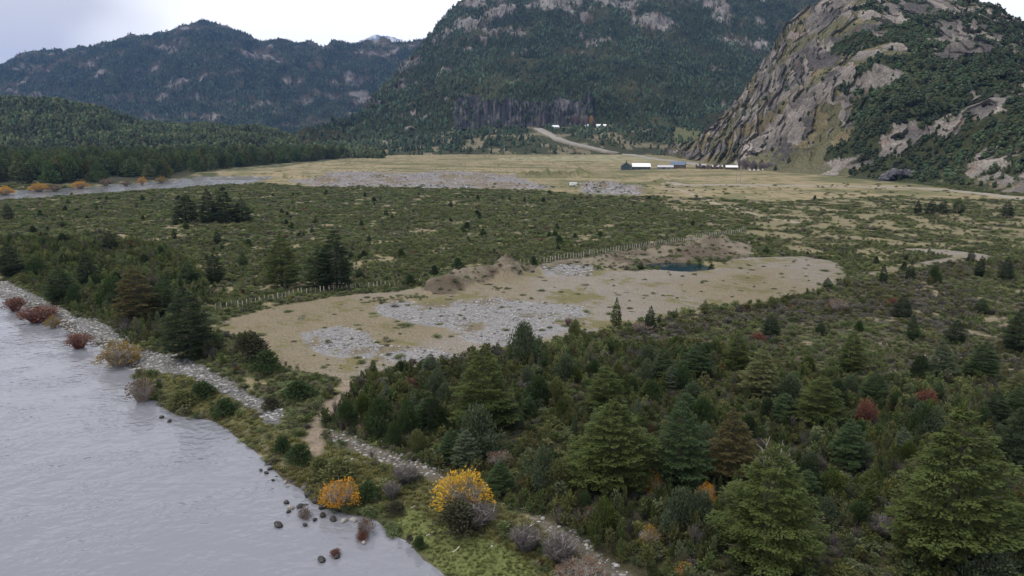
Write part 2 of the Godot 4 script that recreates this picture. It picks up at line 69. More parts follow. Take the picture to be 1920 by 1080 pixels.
var PLANTS := [
	["E", -112.1, -244.8, 9.2, 8.5, 0, "dark round-topped tree at the river end of the lone grove on the heath"],
	["E", -103.4, -243.2, 11, 7.7, 0, "dark tree second from the river in the lone grove on the heath"],
	["E", -97.3, -241.8, 12, 9.8, 0, "tallest dark tree in the lone grove on the heath"],
	["E", -92.6, -244.8, 8.1, 7.7, 1, "lowest tree at the inland end of the lone grove on the heath"],
	["E", -45.4, -137.8, 10.3, 7.2, 2, "broad dark tree with yellowish tip behind the post fence"],
	["E", -37.7, -136.8, 8.4, 5.7, 1, "lighter green tree touching the taller dark tree behind the fence"],
	["E", -34.4, -137.8, 11, 8.2, 0, "tall dark tree behind the fence, the inland one of its pair"],
	["E", -60.7, -143, 5.7, 5, 0, "compact dark tree among scrub left of the two fence-side trees"],
	["E", -64.5, -139.3, 4.7, 4.7, 1, "small round green tree in the scrub above the river bank"],
	["E", -61.3, -113.4, 8.9, 7.4, 3, "bushy tree with orange-tinged top beside the leaning fence posts"],
	["E", -57.6, -115.1, 6.9, 5.8, 1, "green tree between the orange-topped tree and the big bank tree"],
	["E", -44.4, -94.6, 9.8, 7.7, 0, "large dense dark tree standing at the edge of the tan field by the river"],
	["E", -85.9, -141.4, 6.7, 4.3, 0, "dark pointed tree in the scrub above the cobble beach"],
	["E", -84.6, -130.7, 6.4, 6.4, 1, "wide green tree in the scrub at the top of the cobble beach"],
	["G", -80.7, -127.7, 3.6, 2.7, 1, "small light green conical shrub at the top edge of the cobble beach"],
	["E", -104.2, -182.2, 5.2, 5, 0, "small dark tree in mid heath, above the bank scrub"],
	["E", -177.7, -251, 5.6, 4.1, 0, "little dark pointed tree near the far river bend"],
	["E", -109.4, -153.2, 7.3, 6.3, 0, "dark tree above the upper end of the cobble beach"],
	["S", -61.2, -159.7, 4.4, 2.7, 1, "slim conical sapling between the compact tree and the yellow-tipped tree"],
	["S", -82.1, -197, 4.5, 2.7, 0, "slim dark sapling below the lone grove"],
	["S", -98, -205.2, 3.4, 2.2, 0, "tiny dark sapling below the river end of the lone grove"],
	["G", -71.1, -123.9, 5.6, 5.3, 1, "leafy green bush beside the leaning posts on the river bank"],
	["G", -102.4, -150.8, 4.5, 5.2, 1, "low leafy green bush behind the cobble beach top"],
	["S", 16.4, -108.4, 4.9, 2.4, 2, "sparse pale conifer at the edge of the bare field"],
	["S", 21.4, -106.5, 4.1, 2.5, 0, "dense dark conifer at the edge of the bare field"],
	["G", 1.6, -90.7, 5.5, 4.4, 4, "dark upright bush overlapping the grey gravel patch"],
	["E", -3, -68.7, 8.6, 6.5, 2, "big layered evergreen tree in the middle of the foreground thicket"],
	["G", -3.3, -63.4, 5, 5, 4, "wide grey-green leafy bush in front of the big layered evergreen"],
	["G", 2.7, -56, 3.9, 2.8, 4, "oval grey-green shrub beside the yellow shrub's path"],
	["E", 8.6, -56.1, 7.8, 7.9, 2, "very broad olive-topped layered tree in the front row of three"],
	["E", 14.2, -55.7, 7.6, 5.4, 1, "blue-green layered tree in the middle of the front row of three"],
	["E", 18.7, -56.6, 6.7, 5.4, 3, "brownish orange-topped layered tree at the inland end of the front row"],
	["E", 17.7, -45, 8.7, 7.1, 2, "tall light green tree with bare pale upper branches near the bottom edge"],
	["E", 30.8, -45.4, 11.4, 10.3, 2, "largest tree, broad yellow-green, near the lower right corner"],
	["G", 12.4, -48.7, 4, 2.7, 4, "grey-green upright shrub in front of the blue-green layered tree"],
	["G", 5.8, -52, 2.3, 1.7, 1, "small light green shrub below the broad olive-topped tree"],
	["G", 24.3, -50.1, 2.3, 1.8, 4, "small grey-green shrub between the two nearest large trees"],
	["G", 32.3, -43.2, 3.1, 4, 4, "grey-green bush at the foot of the largest tree"],
	["E", 46.1, -59.8, 6.3, 4.8, 0, "dark tree cut by the frame edge behind the largest tree"],
	["E", 10.2, -72.7, 5.4, 4.5, 2, "yellow-green rounded tree behind the broad olive-topped tree"],
	["G", -17.2, -69.9, 3.4, 2.7, 1, "dark green bush at the thicket corner by the dirt path"],
	["G", -13.6, -68.6, 4, 3.5, 1, "rounded green bush second from the dirt path along the cobble trail"],
	["G", -10.5, -67.4, 3.9, 2.7, 1, "upright green bush third from the dirt path along the cobble trail"],
	["G", -8.1, -68.6, 3.8, 3.1, 0, "dark green bush left of the grey-green bush by the big evergreen"],
	["G", -9.3, -65, 2.1, 2.1, 5, "low pale yellow-green bush right at the cobble trail edge"],
	["S", -17.7, -86.4, 1.9, 1.4, 0, "small dark sapling on the sandy edge near the gravel"],
	["S", -13.3, -85.6, 1.5, 1.2, 0, "second small dark sapling on the sandy edge near the gravel"],
	["S", -18.3, -77, 2.1, 1.2, 0, "dark sapling at the edge of the sandy spit"],
	["E", 38.8, -103, 3.5, 2.9, 0, "dark round tree in the scrub below the bare field's inland end"],
	["E", 28.9, -87.7, 4.8, 3.4, 2, "green tree behind the pale olive tree in the right scrub"],
	["E", 28.8, -78.5, 5.7, 5, 5, "pale olive spreading tree in the right scrub"],
	["E", 42.8, -86.4, 5, 4.2, 2, "olive tree alone in the middle of the right heath scrub"],
	["E", 59.1, -101.3, 3.8, 2.8, 1, "bright green rounded tree in the right heath scrub"],
	["E", 64.5, -114.4, 3.7, 3.5, 0, "dark tree beside a small rust-red shrub in the right scrub"],
	["E", 64.8, -100.2, 3.3, 3, 0, "dark tree right of the bright green rounded tree"],
	["E", 79.4, -117.3, 2.7, 2.5, 1, "small green tree high in the right scrub"],
	["S", 81.4, -143, 4.6, 2.6, 0, "dark conifer beside the sandy loop track"],
	["S", 75.4, -141.9, 3.9, 2.2, 0, "smaller dark conifer beside the sandy loop track"],
	["G", 85.7, -141.9, 3.7, 3, 1, "green bush with an orange shrub beside the loop track"],
	["S", 108.8, -166.6, 3.3, 2.3, 0, "little dark conifer at the tip of the loop track"],
	["E", 100, -149.7, 4.3, 3.2, 0, "dark tree just below the loop track tip"],
	["E", 101.7, -144.1, 5.1, 3.7, 0, "dark tree at the frame edge below the loop track"],
	["E", 70.9, -96, 6.3, 4.9, 0, "dark tree at the frame edge in the right scrub"],
	["E", 52.9, -84, 4.9, 4, 4, "grey-green tree in the right scrub above the largest tree"],
	["E", 58.5, -84, 4.6, 4.4, 1, "green tree right of the grey-green one above the largest tree"],
	["S", 46.7, -104.2, 2.3, 2.1, 0, "small dark bush tree in the open right heath"],
	["G", 53.4, -105.9, 1.8, 1.6, 1, "small round green bush in the open right heath"],
	["E", 18.2, -82.5, 4.2, 3.8, 1, "green tree in the thicket behind the front row of three"],
	["E", 22.9, -83.2, 4.6, 4.2, 1, "dense green tree left of the pale olive spreading tree"],
	["E", 40.7, -75.5, 3.7, 3.4, 1, "green tree beside the rust-red shrubs in the thicket"],
	["E", 31.7, -69.5, 5.3, 5, 2, "olive green tree behind the tall tree with bare branches"],
	["E", 30.5, -59.8, 4.4, 4.1, 1, "green tree between the tall bare-branched tree and the largest tree"],
	["G", 31.1, -75.5, 3.6, 3.6, 4, "grey-green bush below the pale olive spreading tree"],
	["G", 6.5, -82.5, 3.5, 3.3, 4, "grey-green bush behind the yellow-green rounded tree"],
	["G", 3, -75.5, 3.4, 3.2, 1, "green bush right of the big layered evergreen"],
	["S", 153.5, -269.7, 5.3, 4, 0, "dark tree at the near end of the far right grove"],
	["E", 156.3, -266.1, 5.6, 5.2, 0, "dark tree second in the far right grove"],
	["E", 163.2, -269.7, 5.3, 5.7, 0, "dark tree third in the far right grove"],
	["E", 171.1, -273.4, 4.9, 5.3, 1, "green tree last in the far right grove"],
	["E", 180.2, -259.2, 5.8, 5.4, 0, "dark tree at the frame edge beyond the far right grove"],
	["S", 225.7, -589.4, 13.1, 6.1, 0, "dark conifer at the end of the bare farmyard hedge row"],
	["S", 234.6, -635.2, 6.6, 3.8, 0, "small dark conifer near the farmyard hedge row end"],
	["Y", -4.1, -54.3, 3.3, 4.2, 6, "bright yellow domed shrub over grey twigs beside the cobble trail"],
	["Y", -14.9, -56.6, 2.3, 3, 7, "orange-yellow shrub on the stony shore point"],
	["Y", 12, -55.5, 1.7, 1.8, 6, "small bright yellow shrub under the blue-green layered tree"],
	["Y", 15.8, -53.4, 1.8, 1.7, 7, "small orange-gold shrub under the brownish layered tree"],
	["Y", -55.5, -96.1, 3.2, 5, 8, "olive-gold shrub spreading at the water's edge"],
	["Y", 10.2, -47.8, 1.4, 1.7, 8, "small dull yellow shrub below the grey-green upright shrub"],
	["Y", 85.5, -141.9, 1.7, 1.3, 7, "tiny orange shrub beside the loop track bush"],
	["Y", 29.3, -48.3, 1, 1.2, 7, "orange leafy sprig at the foot of the largest tree"],
	["Y", -77.3, -116, 2, 2.2, 8, "golden tip shrub at the downstream end of the red shoreline shrubs"],
	["R", -91.9, -128, 3, 3.4, 9, "first red shrub where the shoreline enters the frame"],
	["R", -82.5, -120.2, 3.2, 5.6, 9, "wide rust-red shrub on the shoreline beside the golden one"],
	["R", -66.2, -104.6, 2.8, 3.1, 9, "small red shrub standing in the shallows at the cobble beach"],
	["R", -45.3, -82.4, 3.4, 3, 10, "brownish-red shrub overhanging the river bank"],
	["R", -1.2, -60.9, 1.7, 2.2, 10, "dusty brown-red shrub in front of the grey-green bush"],
	["R", 36.8, -69.5, 3.2, 1.9, 9, "rust-red shrub among the thicket's green trees"],
	["R", 45.5, -73.9, 2.7, 2.1, 9, "rust-red shrub behind the top of the largest tree"],
	["R", 4, -77.1, 1.6, 1.8, 9, "small red shrub right of the big layered evergreen"],
	["R", -11.8, -80.6, 1.7, 2.3, 9, "pale red shrub in the thicket near the sandy edge"],
	["R", 6.3, -51.4, 1.6, 1.3, 10, "reddish-brown shrub below the small light green shrub"],
	["R", -12, -52.8, 1.7, 1.3, 10, "straw and brown shrub growing in the shallow water"],
	["R", -17.7, -55.3, 1.2, 1, 10, "small brown shrub on rocks in the shallows"],
	["R", -13.7, -49.7, 0.9, 0.7, 9, "tiny red shrub on a rock in the stream"],
	["R", -12.1, -51.9, 1, 0.9, 9, "small dark red shrub in the water below the straw shrub"],
	["R", 36.1, -100.7, 1.6, 2, 9, "small red-brown shrub near the round tree in the right scrub"],
	["R", 66.4, -121.1, 2.2, 1.7, 9, "small rust-red shrub by a dark tree in the right scrub"],
	["R", 55.7, -118.4, 2.6, 3.1, 10, "tan-brown shrub at the lower edge of the bare field's end"],
	["R", 20.1, -105.9, 1.6, 3.1, 10, "dark brown shrub between the two conifers of the bare field"],
	["R", 11.9, -44.2, 1, 1.1, 7, "orange-brown shrub at the bottom edge"],
	["R", 4.7, -44.4, 1.5, 3.3, 10, "wide straw-brown shrub at the bottom edge beside the cobble trail"],
	["R", -15.4, -68.9, 1.2, 1.5, 10, "small brown shrub where the dirt path meets the cobble trail"],
	["Y", -271.3, -383.3, 4, 9.7, 7, "orange shrub on the far river bank at the frame edge"],
	["Y", -268.1, -406.5, 4.2, 9.1, 7, "wide orange shrub second along the far river bank"],
	["Y", -259.1, -406.5, 3.6, 6.6, 10, "brownish shrub third along the far river bank"],
	["Y", -257.3, -428, 4.1, 8.3, 7, "orange shrub fourth along the far river bank"],
	["Y", -255.4, -451.8, 4.4, 7.4, 10, "tan shrub fifth along the far river bank"],
	["Y", -242.6, -451.8, 3, 6, 10, "small brownish shrub sixth along the far river bank"],
	["Y", -237.8, -462.1, 4.5, 4.8, 7, "narrow rusty shrub seventh along the far river bank"],
	["Y", -233.3, -478.5, 3.9, 7.1, 8, "golden shrub last along the far river bank"],
	["Y", -226.5, -1258, 9.2, 24, 8, "ochre bush at the meadow corner by the woods"],
	["T", -2.8, -52.2, 2.3, 3.7, 11, "grey leafless shrub under the yellow domed shrub"],
	["T", 1, -48.6, 2.2, 2.7, 11, "grey leafless shrub between the green lawn and the cobble trail"],
	["T", 3.5, -46.9, 2.3, 3.4, 11, "purple-grey leafless thicket beside the cobble trail"],
	["T", -9.6, -59.2, 1.9, 2.8, 11, "grey twiggy shrub on the low bank below the cobble trail"],
	["T", 8.9, -109.1, 1.5, 1.5, 12, "small pinkish leafless shrub at the gravel edge"],
	["T", -10.5, -57.3, 1.8, 2, 11, "grey leafless shrub left of the yellow domed shrub"],
	["T", 27.7, -48.5, 1.8, 2.4, 11, "dark grey dead shrub at the foot of the largest tree"],
	["T", -15.5, -82.1, 1.3, 1.7, 11, "small grey twiggy shrub on the sandy edge"],
	["T", 1.6, -79.7, 1.5, 2.1, 11, "pale grey twiggy shrub right of the big evergreen's top"],
	["B", -4.3, -51.6, 2.6, 4.5, 13, "dark low bush mass between the yellow shrub and the lawn"],
	["B", -20.8, -64.4, 2, 3, 1, "dark green low bush along the shore below the dirt path"],
	["B", -23.2, -66.9, 1.8, 2.2, 1, "green low bush on the shore next to the muddy edge"],
	["B", -18, -61.7, 1.9, 2.7, 5, "pale green low bush on the shore point"],
	["B", -12.7, -57.4, 1.6, 2.2, 1, "green low bush behind the orange-yellow shore shrub"],
	["B", -10, -55.4, 1, 2, 13, "dark small bush at the head of the bright lawn"],
	["B", -7.3, -50.5, 1.1, 1.2, 1, "small green bush on the lawn's water edge"],
	["B", -34.2, -89, 3.5, 5.6, 13, "dark bush cluster on the field's corner above the cobble trail"],
	["B", -31.4, -86.8, 2.7, 4.1, 1, "green bush on the field's corner above the cobble trail"],
	["B", -38.1, -97.4, 1.2, 1.5, 1, "tiny round bush on the stony field corner"],
	["B", -37.4, -81.4, 1.9, 3.7, 1, "green low bush beside the cobble beach tail"],
	["B", -39.4, -80.1, 2, 3.6, 5, "pale green low bush near the river below the cobble beach"],
	["B", -33.2, -77.3, 2, 3.5, 1, "green low bush on the grassy bank by the river"],
	["B", -25.1, -79.3, 2.2, 4.3, 1, "green low bush below the field's sandy corner"],
	["B", -27.6, -77.2, 1.5, 2.6, 13, "dark low bush beside the start of the cobble trail"],
	["B", -15.8, -60.6, 2.1, 3.8, 5, "pale green bush mound above the orange-yellow shore shrub"]]
var BOULDERS := [
	[-19.98, -57.69, 0.52, "outermost dark rock of the shore point group"],
	[-19.33, -56.77, 0.61, "wide dark rock of the shore point group"],
	[-19.32, -56.14, 0.41, "small dark rock under the wide one off the shore point"],
	[-18.61, -57.04, 0.65, "flat dark rock nearest the brown shallows shrub"],
	[-18.35, -59.12, 0.97, "large grey rock at the base of the shore point"],
	[-17.46, -57.97, 0.76, "grey rock beside the large one on the shore point"],
	[-16.51, -56.86, 0.75, "rounded rock on the tip of the shore point"],
	[-19.51, -53.99, 0.89, "lone dark boulder out in the stream"],
	[-24.4, -63.93, 0.41, "left dark stone of the small trio upstream"],
	[-23.69, -63.38, 0.46, "middle dark stone of the small trio upstream"],
	[-23.59, -64.16, 0.47, "right dark stone of the small trio upstream"],
	[-22.53, -61.86, 0.3, "single small stone below the trio"],
	[-14.61, -49.04, 0.74, "dark low rock nearest the bottom edge of the stream"],
	[-13.5, -49.39, 0.49, "rock under the tiny red shrub in the stream"],
	[-16.21, -55.52, 0.64, "dark rock at the inner bend of the shore point"],
	[-15.15, -54.92, 0.72, "dark rock along the stony shallows"],
	[-14.18, -54.66, 0.63, "grey rock along the stony shallows"],
	[-13.44, -54.75, 0.63, "last rock along the stony shallows"],
	[-21.24, -61.44, 0.4, "stone touching the muddy shore"],
	[-20.66, -61.65, 0.45, "second stone touching the muddy shore"],
	[-40.37, -77.12, 0.55, "dark stone at the foot of the river bank"],
	[-38.94, -76.03, 0.61, "dark wet stone at the upstream bank corner"],
	[-16.71, -54.83, 0.45, "submerged dark rock beside the point"],
	[-17.28, -53.99, 0.4, "dark rock in the riffle line"],
	[-11.85, -51.37, 0.43, "dark rock under the small dark red shrub"]]
var DEADWOOD := [
	[-6.6, -51.8, 0.6, 0.3, "bent white dead branch on the lawn's edge"],
	[-4.3, -49.5, 0.7, 0.8, "straight white dead stick lying on the lawn"],
	[-8.4, -55.5, 0.4, 0.1, "small white dead stick at the lawn's head"],
	[-1.9, -58, 1.7, 0.5, "long grey dead branch beside the yellow shrub"],
	[1.3, -51.1, 1.3, 0.9, "pale dead branch at the cobble trail's lower start"],
	[-13.1, -66.7, 0.6, 1.3, "white dead stick standing by the cobble trail"],
	[-16.6, -72.3, 0.6, 1.5, "white stub of a dead stem in the thicket corner"],
	[-8.1, -65.5, 1.3, 0.7, "forked pale dead branch under the cobble trail bushes"]]
var rng := RandomNumberGenerator.new()
var n_low := FastNoiseLite.new()
var n_mid := FastNoiseLite.new()
var n_fine := FastNoiseLite.new()
var n_ridge := FastNoiseLite.new()
var shore_table := PackedFloat32Array()
var zones := []
var used := {}
var mats := {}
var palette := []

# ---------------------------------------------------------------- names and tags
func numbered(base: String, where: Node = self) -> String:
	var key := str(where.get_instance_id()) + base
	var n: int = used.get(key, 0)
	used[key] = n + 1
	return base if n == 0 else "%s_%03d" % [base, n]

func tag(o: Node, label: String, category: String, group := "", kind := "") -> void:
	if label != "":
		o.set_meta("label", label)
	if category != "":
		o.set_meta("category", category)
	if group != "":
		o.set_meta("group", group)
	if kind != "":
		o.set_meta("kind", kind)

func thing(called: String, label: String, category: String, at: Vector3, turn := 0.0, group := "") -> Node3D:
	var o := Node3D.new()
	o.name = numbered(called)
	add_child(o)
	o.position = at
	o.rotation.y = turn
	tag(o, label, category, group)
	return o

func part(parent: Node, called: String, mesh: Mesh, mat: Material, at := Vector3.ZERO, turn := Vector3.ZERO, size := Vector3.ONE) -> MeshInstance3D:
	var o := MeshInstance3D.new()
	o.name = numbered(called, parent)
	o.mesh = mesh
	o.material_override = mat
	parent.add_child(o)
	o.position = at
	o.rotation = turn
	o.scale = size
	return o

func structure(called: String, mesh: Mesh, mat: Material, label: String, category: String) -> MeshInstance3D:
	var o := part(self, called, mesh, mat)
	tag(o, label, category, "", "structure")
	return o

func scatter(called: String, mesh: Mesh, mat: Material, places: Array, tints: PackedColorArray, label: String, category: String) -> void:
	if places.is_empty():
		return
	var mm := MultiMesh.new()
	mm.transform_format = MultiMesh.TRANSFORM_3D
	mm.use_colors = true
	mm.mesh = mesh
	mm.instance_count = places.size()
	for i in places.size():
		mm.set_instance_transform(i, places[i])
		mm.set_instance_color(i, tints[i])
	var o := MultiMeshInstance3D.new()
	o.name = numbered(called)
	o.multimesh = mm
	o.material_override = mat
	add_child(o)
	tag(o, label, category, "", "stuff")

# ---------------------------------------------------------------- materials
func srgb(r: float, g: float, b: float) -> Color:
	return Color(r, g, b).linear_to_srgb()

func flat(r: float, g: float, b: float, rough := 0.85) -> StandardMaterial3D:
	var m := StandardMaterial3D.new()
	m.albedo_color = srgb(r, g, b)
	m.roughness = rough
	m.metallic_specular = 0.3
	return m

func grain(seed_: int, freq: float, octaves: int, low: float, high: float, size := 512) -> Image:
	var n := FastNoiseLite.new()
	n.seed = seed_
	n.frequency = freq
	n.fractal_octaves = octaves
	var im := n.get_seamless_image(size, size)
	im.convert(Image.FORMAT_RGB8)
	im.adjust_bcs(1.0, 1.0, 1.0)
	var data := im.get_data()
	for i in data.size():
		data[i] = int(clampf(lerpf(low, high, data[i] / 255.0), 0.0, 1.0) * 255.0)
	return Image.create_from_data(size, size, false, Image.FORMAT_RGB8, data)

func surface_material(tex: Texture2D, bump: Texture2D, scale_: float, relief: float, rough: float) -> StandardMaterial3D:
	var m := StandardMaterial3D.new()
	m.vertex_color_use_as_albedo = true
	m.albedo_texture = tex
	m.uv1_triplanar = true
	m.uv1_world_triplanar = true
	m.uv1_scale = Vector3.ONE * scale_
	m.heightmap_enabled = true
	m.heightmap_texture = bump
	m.heightmap_scale = relief
	m.roughness = rough
	m.metallic_specular = 0.25
	return m

func foliage(r: float, g: float, b: float) -> StandardMaterial3D:
	var m := flat(r, g, b, 0.7)
	m.vertex_color_use_as_albedo = true
	m.backlight_enabled = true
	m.backlight = Color(0.7, 0.75, 0.45)
	return m

func ripples() -> Image:
	var size := 1024
	var fine := grain(21, 0.03, 4, 0.0, 1.0, size).get_data()
	var broad := grain(22, 0.011, 4, 0.0, 1.0, size).get_data()
	var calm := grain(23, 0.0045, 3, -0.6, 1.6, size).get_data()
	var data := PackedByteArray()
	data.resize(size * size)
	for i in size * size:
		var m := calm[i * 3] / 255.0
		data[i] = clampi(int(fine[i * 3] * (0.12 + 0.4 * m) + broad[i * 3] * 0.42 + 20.0), 0, 255)
	return Image.create_from_data(size, size, false, Image.FORMAT_L8, data)

func make_materials() -> void:
	var a := ImageTexture.create_from_image(grain(3, 0.02, 5, 0.55, 1.15))
	var b := ImageTexture.create_from_image(grain(9, 0.03, 6, 0.0, 1.0))
	mats.ground = surface_material(ImageTexture.create_from_image(grain(5, 0.03, 6, 0.7, 1.12, 1024)), b, 0.07, 1.2, 0.95)
	mats.slope = surface_material(a, b, 0.03, 60.0, 0.95)
	mats.rock = surface_material(ImageTexture.create_from_image(grain(12, 0.016, 6, 0.5, 1.2)), b, 0.06, 30.0, 0.9)
	mats.snow = surface_material(a, b, 0.002, 10.0, 0.7)
	mats.stone = surface_material(a, b, 1.3, 2.0, 0.85)
	mats.wet_stone = flat(0.035, 0.033, 0.032, 0.35)
	mats.plain_tint = flat(1, 1, 1, 0.75)
	mats.plain_tint.vertex_color_use_as_albedo = true
	mats.leaf = foliage(1, 1, 1)
	mats.bark = flat(0.09, 0.075, 0.06, 0.95)
	mats.pale_wood = flat(0.42, 0.39, 0.33, 0.9)
	mats.grey_wood = flat(0.27, 0.25, 0.23, 0.9)
	mats.red_wood = flat(0.13, 0.06, 0.048, 0.9)
	mats.dead_wood = flat(0.5, 0.47, 0.42, 0.9)
	mats.wire = flat(0.3, 0.3, 0.3, 0.5)
	mats.road = surface_material(a, b, 0.3, 3.0, 0.95)
	var w := StandardMaterial3D.new()
	w.albedo_color = srgb(0.178, 0.184, 0.212)
	w.roughness = 0.06
	w.metallic_specular = 0.5
	w.uv1_triplanar = true
	w.uv1_world_triplanar = true
	w.uv1_scale = Vector3(0.022, 0.025, 0.03)
	w.heightmap_enabled = true
	w.heightmap_texture = ImageTexture.create_from_image(ripples())
	w.heightmap_scale = 19.0
	mats.water = w
	var p: StandardMaterial3D = w.duplicate()
	p.albedo_color = srgb(0.008, 0.022, 0.027)
	p.heightmap_scale = 0.4
	p.metallic_specular = 0.25
	mats.pond = p
	# leaf colours: 0 dark, 1 mid green, 2 olive, 3 rusty green, 4 grey-green, 5 pale olive, 6 yellow, 7 orange, 8 old gold, 9 rust red, 10 brown red, 11 grey twig, 12 pink twig
	for c in [[0.036, 0.054, 0.025], [0.05, 0.08, 0.032], [0.075, 0.098, 0.027], [0.092, 0.078, 0.032], [0.092, 0.118, 0.074], [0.14, 0.15, 0.065], [0.56, 0.35, 0.045], [0.5, 0.25, 0.03], [0.26, 0.17, 0.035], [0.17, 0.072, 0.05], [0.15, 0.092, 0.065], [0.15, 0.135, 0.135], [0.28, 0.19, 0.19], [0.068, 0.068, 0.042]]:
		palette.append(foliage(c[0], c[1], c[2]))

# ---------------------------------------------------------------- the lie of the land
func shore_at(a: float) -> float:
	return shore_table[clampi(int((a + 40.0) * 2.0), 0, shore_table.size() - 1)]

func inland(x: float, z: float) -> float:
	return (x - z) * 0.70711 - shore_at((-x - z) * 0.70711)

func channel_gap(x: float, z: float) -> float:
	if x > -110.0 or z > -270.0 or z < -560.0:
		return 99.0
	var best := 99.0
	var p := Vector2(x, z)
	for i in CHANNEL.size() - 1:
		best = minf(best, p.distance_to(Geometry2D.get_closest_point_to_segment(p, CHANNEL[i], CHANNEL[i + 1])))
	return best

func ground_height(x: float, z: float) -> float:
	var h := 2.2 + 0.35 * n_low.get_noise_2d(x * 1.5, z * 1.5) + 0.22 * n_mid.get_noise_2d(x, z) + 0.07 * n_fine.get_noise_2d(x, z)
	var d := inland(x, z) + 0.9 * n_mid.get_noise_2d(x * 2.0, z * 2.0)
	if d < -110.0:
		h = minf((-110.0 - d) * 0.2 - 0.5, h)
	elif d < 0.0:
		h = maxf(d * 0.3, -2.0)
	elif d < 17.0:
		var t := d / 17.0
		h *= 1.0 - (1.0 - t) * (1.0 - t)
		h += 0.12 * t
	var c := channel_gap(x, z)
	if c < 62.0:
		h = lerpf(-1.0, h, smoothstep(17.0, 62.0, c))
	for m in MOUNDS:
		var dx: float = (x - m[0]) / m[3]
		var dz: float = (z - m[1]) / m[4]
		var q := dx * dx + dz * dz
		if q < 4.0:
			h += m[2] * exp(-q * 1.6) * (0.9 + 1.1 * n_mid.get_noise_2d(x * 3.0, z * 3.0) + 0.35 * n_fine.get_noise_2d(x, z))
	var pd := Vector2((x - pond_centre.x) / pond_size.x, (z - pond_centre.y) / pond_size.y).length()
	if pd < 1.6:
		h = lerpf(0.5, h, smoothstep(0.75, 1.25, pd))
	return h

var pond_centre := Vector2.ZERO
var pond_size := Vector2.ONE
enum { HEATH, BARE_LAND, STONES, LAWN, DIRT_PATH, WATER, FAR_MEADOW, THICKET_LAND, BANK, LOW_BANK, PATCHY_LAND, PALE, FAR_STONES, WOOD, SOIL, RIGHT_HEATH, TRAIL, SHINGLE }

func add_zone(p: PackedVector2Array, code: int) -> void:
	var r := Rect2(p[0], Vector2.ZERO)
	for q in p:
		r = r.expand(q)
	zones.append([p, r, code])

func zone_at(x0: float, z0: float) -> int:
	if inland(x0, z0) < 0.0:
		return WATER
	if z0 < -270.0 and channel_gap(x0, z0) < 34.0 + 8.0 * n_mid.get_noise_2d(x0, z0):
		return SHINGLE
	var amp := clampf(-z0 * 0.026, 0.9, 7.0)
	var f := 1.0 / amp
	var p := Vector2(x0 + amp * n_mid.get_noise_2d(x0 * f * 2.0, z0 * f * 2.0), z0 + amp * n_mid.get_noise_2d(z0 * f * 2.0 + 300.0, x0 * f * 2.0))
	for zn in zones:
		if zn[1].has_point(p) and Geometry2D.is_point_in_polygon(p, zn[0]):
			return zn[2]
	return HEATH

func cover(zone: int, x: float, z: float) -> Color:
	var lo := n_low.get_noise_2d(x * 2.0, z * 2.0)
	var mi := n_mid.get_noise_2d(x * 1.3 + 50.0, z * 1.3)
	var fi := n_fine.get_noise_2d(x, z)
	var c := Vector3(0.075, 0.07, 0.04)
	match zone:
		HEATH:
			c = Vector3(0.08, 0.088, 0.042)
			if mi + 0.5 * fi > 0.31:
				c = Vector3(0.24, 0.205, 0.125)
		BARE_LAND:
			c = Vector3(0.213, 0.18, 0.122).lerp(Vector3(0.222, 0.199, 0.168), clampf(lo * 2.0 + 0.45 + x * 0.014, 0.0, 1.0))
			if mi + 0.6 * fi > 0.3:
				c = Vector3(0.155, 0.14, 0.07)
		STONES:
			c = Vector3(0.24, 0.235, 0.235)
			if mi + fi * 0.5 > 0.33:
				c = Vector3(0.16, 0.135, 0.09)
		FAR_STONES:
			c = Vector3(0.23, 0.215, 0.215)
			if mi + lo + fi * 0.5 > 0.12:
				c = Vector3(0.175, 0.145, 0.105)
		LAWN:
			c = Vector3(0.125, 0.148, 0.052).lerp(Vector3(0.155, 0.158, 0.065), clampf(mi + 0.4, 0.0, 1.0))
		DIRT_PATH:
			c = Vector3(0.24, 0.195, 0.15)
		WATER:
			c = Vector3(0.1, 0.09, 0.07)
		FAR_MEADOW:
			var band := n_mid.get_noise_2d(x * 0.12, z * 0.5)
			c = Vector3(0.29, 0.24, 0.145).lerp(Vector3(0.135, 0.135, 0.068), clampf(lo * 1.5 + band * 2.0 + 0.25, 0.0, 1.0))
			if mi + fi > 0.45:
				c = Vector3(0.095, 0.095, 0.045)
		PALE:
			c = Vector3(0.31, 0.285, 0.18).lerp(Vector3(0.16, 0.165, 0.085), clampf(mi * 2.0 + 0.3, 0.0, 1.0))
		RIGHT_HEATH:
			c = Vector3(0.085, 0.078, 0.05)
			if mi + 0.5 * fi > 0.34:
				c = Vector3(0.2, 0.17, 0.115)
		THICKET_LAND, BANK:
			c = Vector3(0.055, 0.052, 0.03)
		LOW_BANK:
			c = Vector3(0.1, 0.1, 0.042).lerp(Vector3(0.165, 0.145, 0.09), clampf(mi * 2.0 + 0.2, 0.0, 1.0))
		PATCHY_LAND:
			c = Vector3(0.1, 0.1, 0.045)
			if mi + 0.3 * lo > 0.0:
				c = Vector3(0.2, 0.175, 0.105)
		TRAIL:
			c = Vector3(0.13, 0.115, 0.09)
		SHINGLE:
			c = Vector3(0.145, 0.145, 0.14)
		SOIL:
			c = Vector3(0.11, 0.09, 0.067).lerp(Vector3(0.195, 0.168, 0.128), clampf(mi * 2.5 + 0.35, 0.0, 1.0))
		WOOD:
			c = Vector3(0.05, 0.05, 0.03)
	if zone in [LOW_BANK, SHINGLE, BANK] and inland(x, z) + mi * 1.5 < 1.3:
		c = Vector3(0.07, 0.058, 0.04)
	c *= 1.0 + (0.14 if zone == BARE_LAND else 0.26) * fi + 0.12 * lo
	return Color(c.x, c.y, c.z)

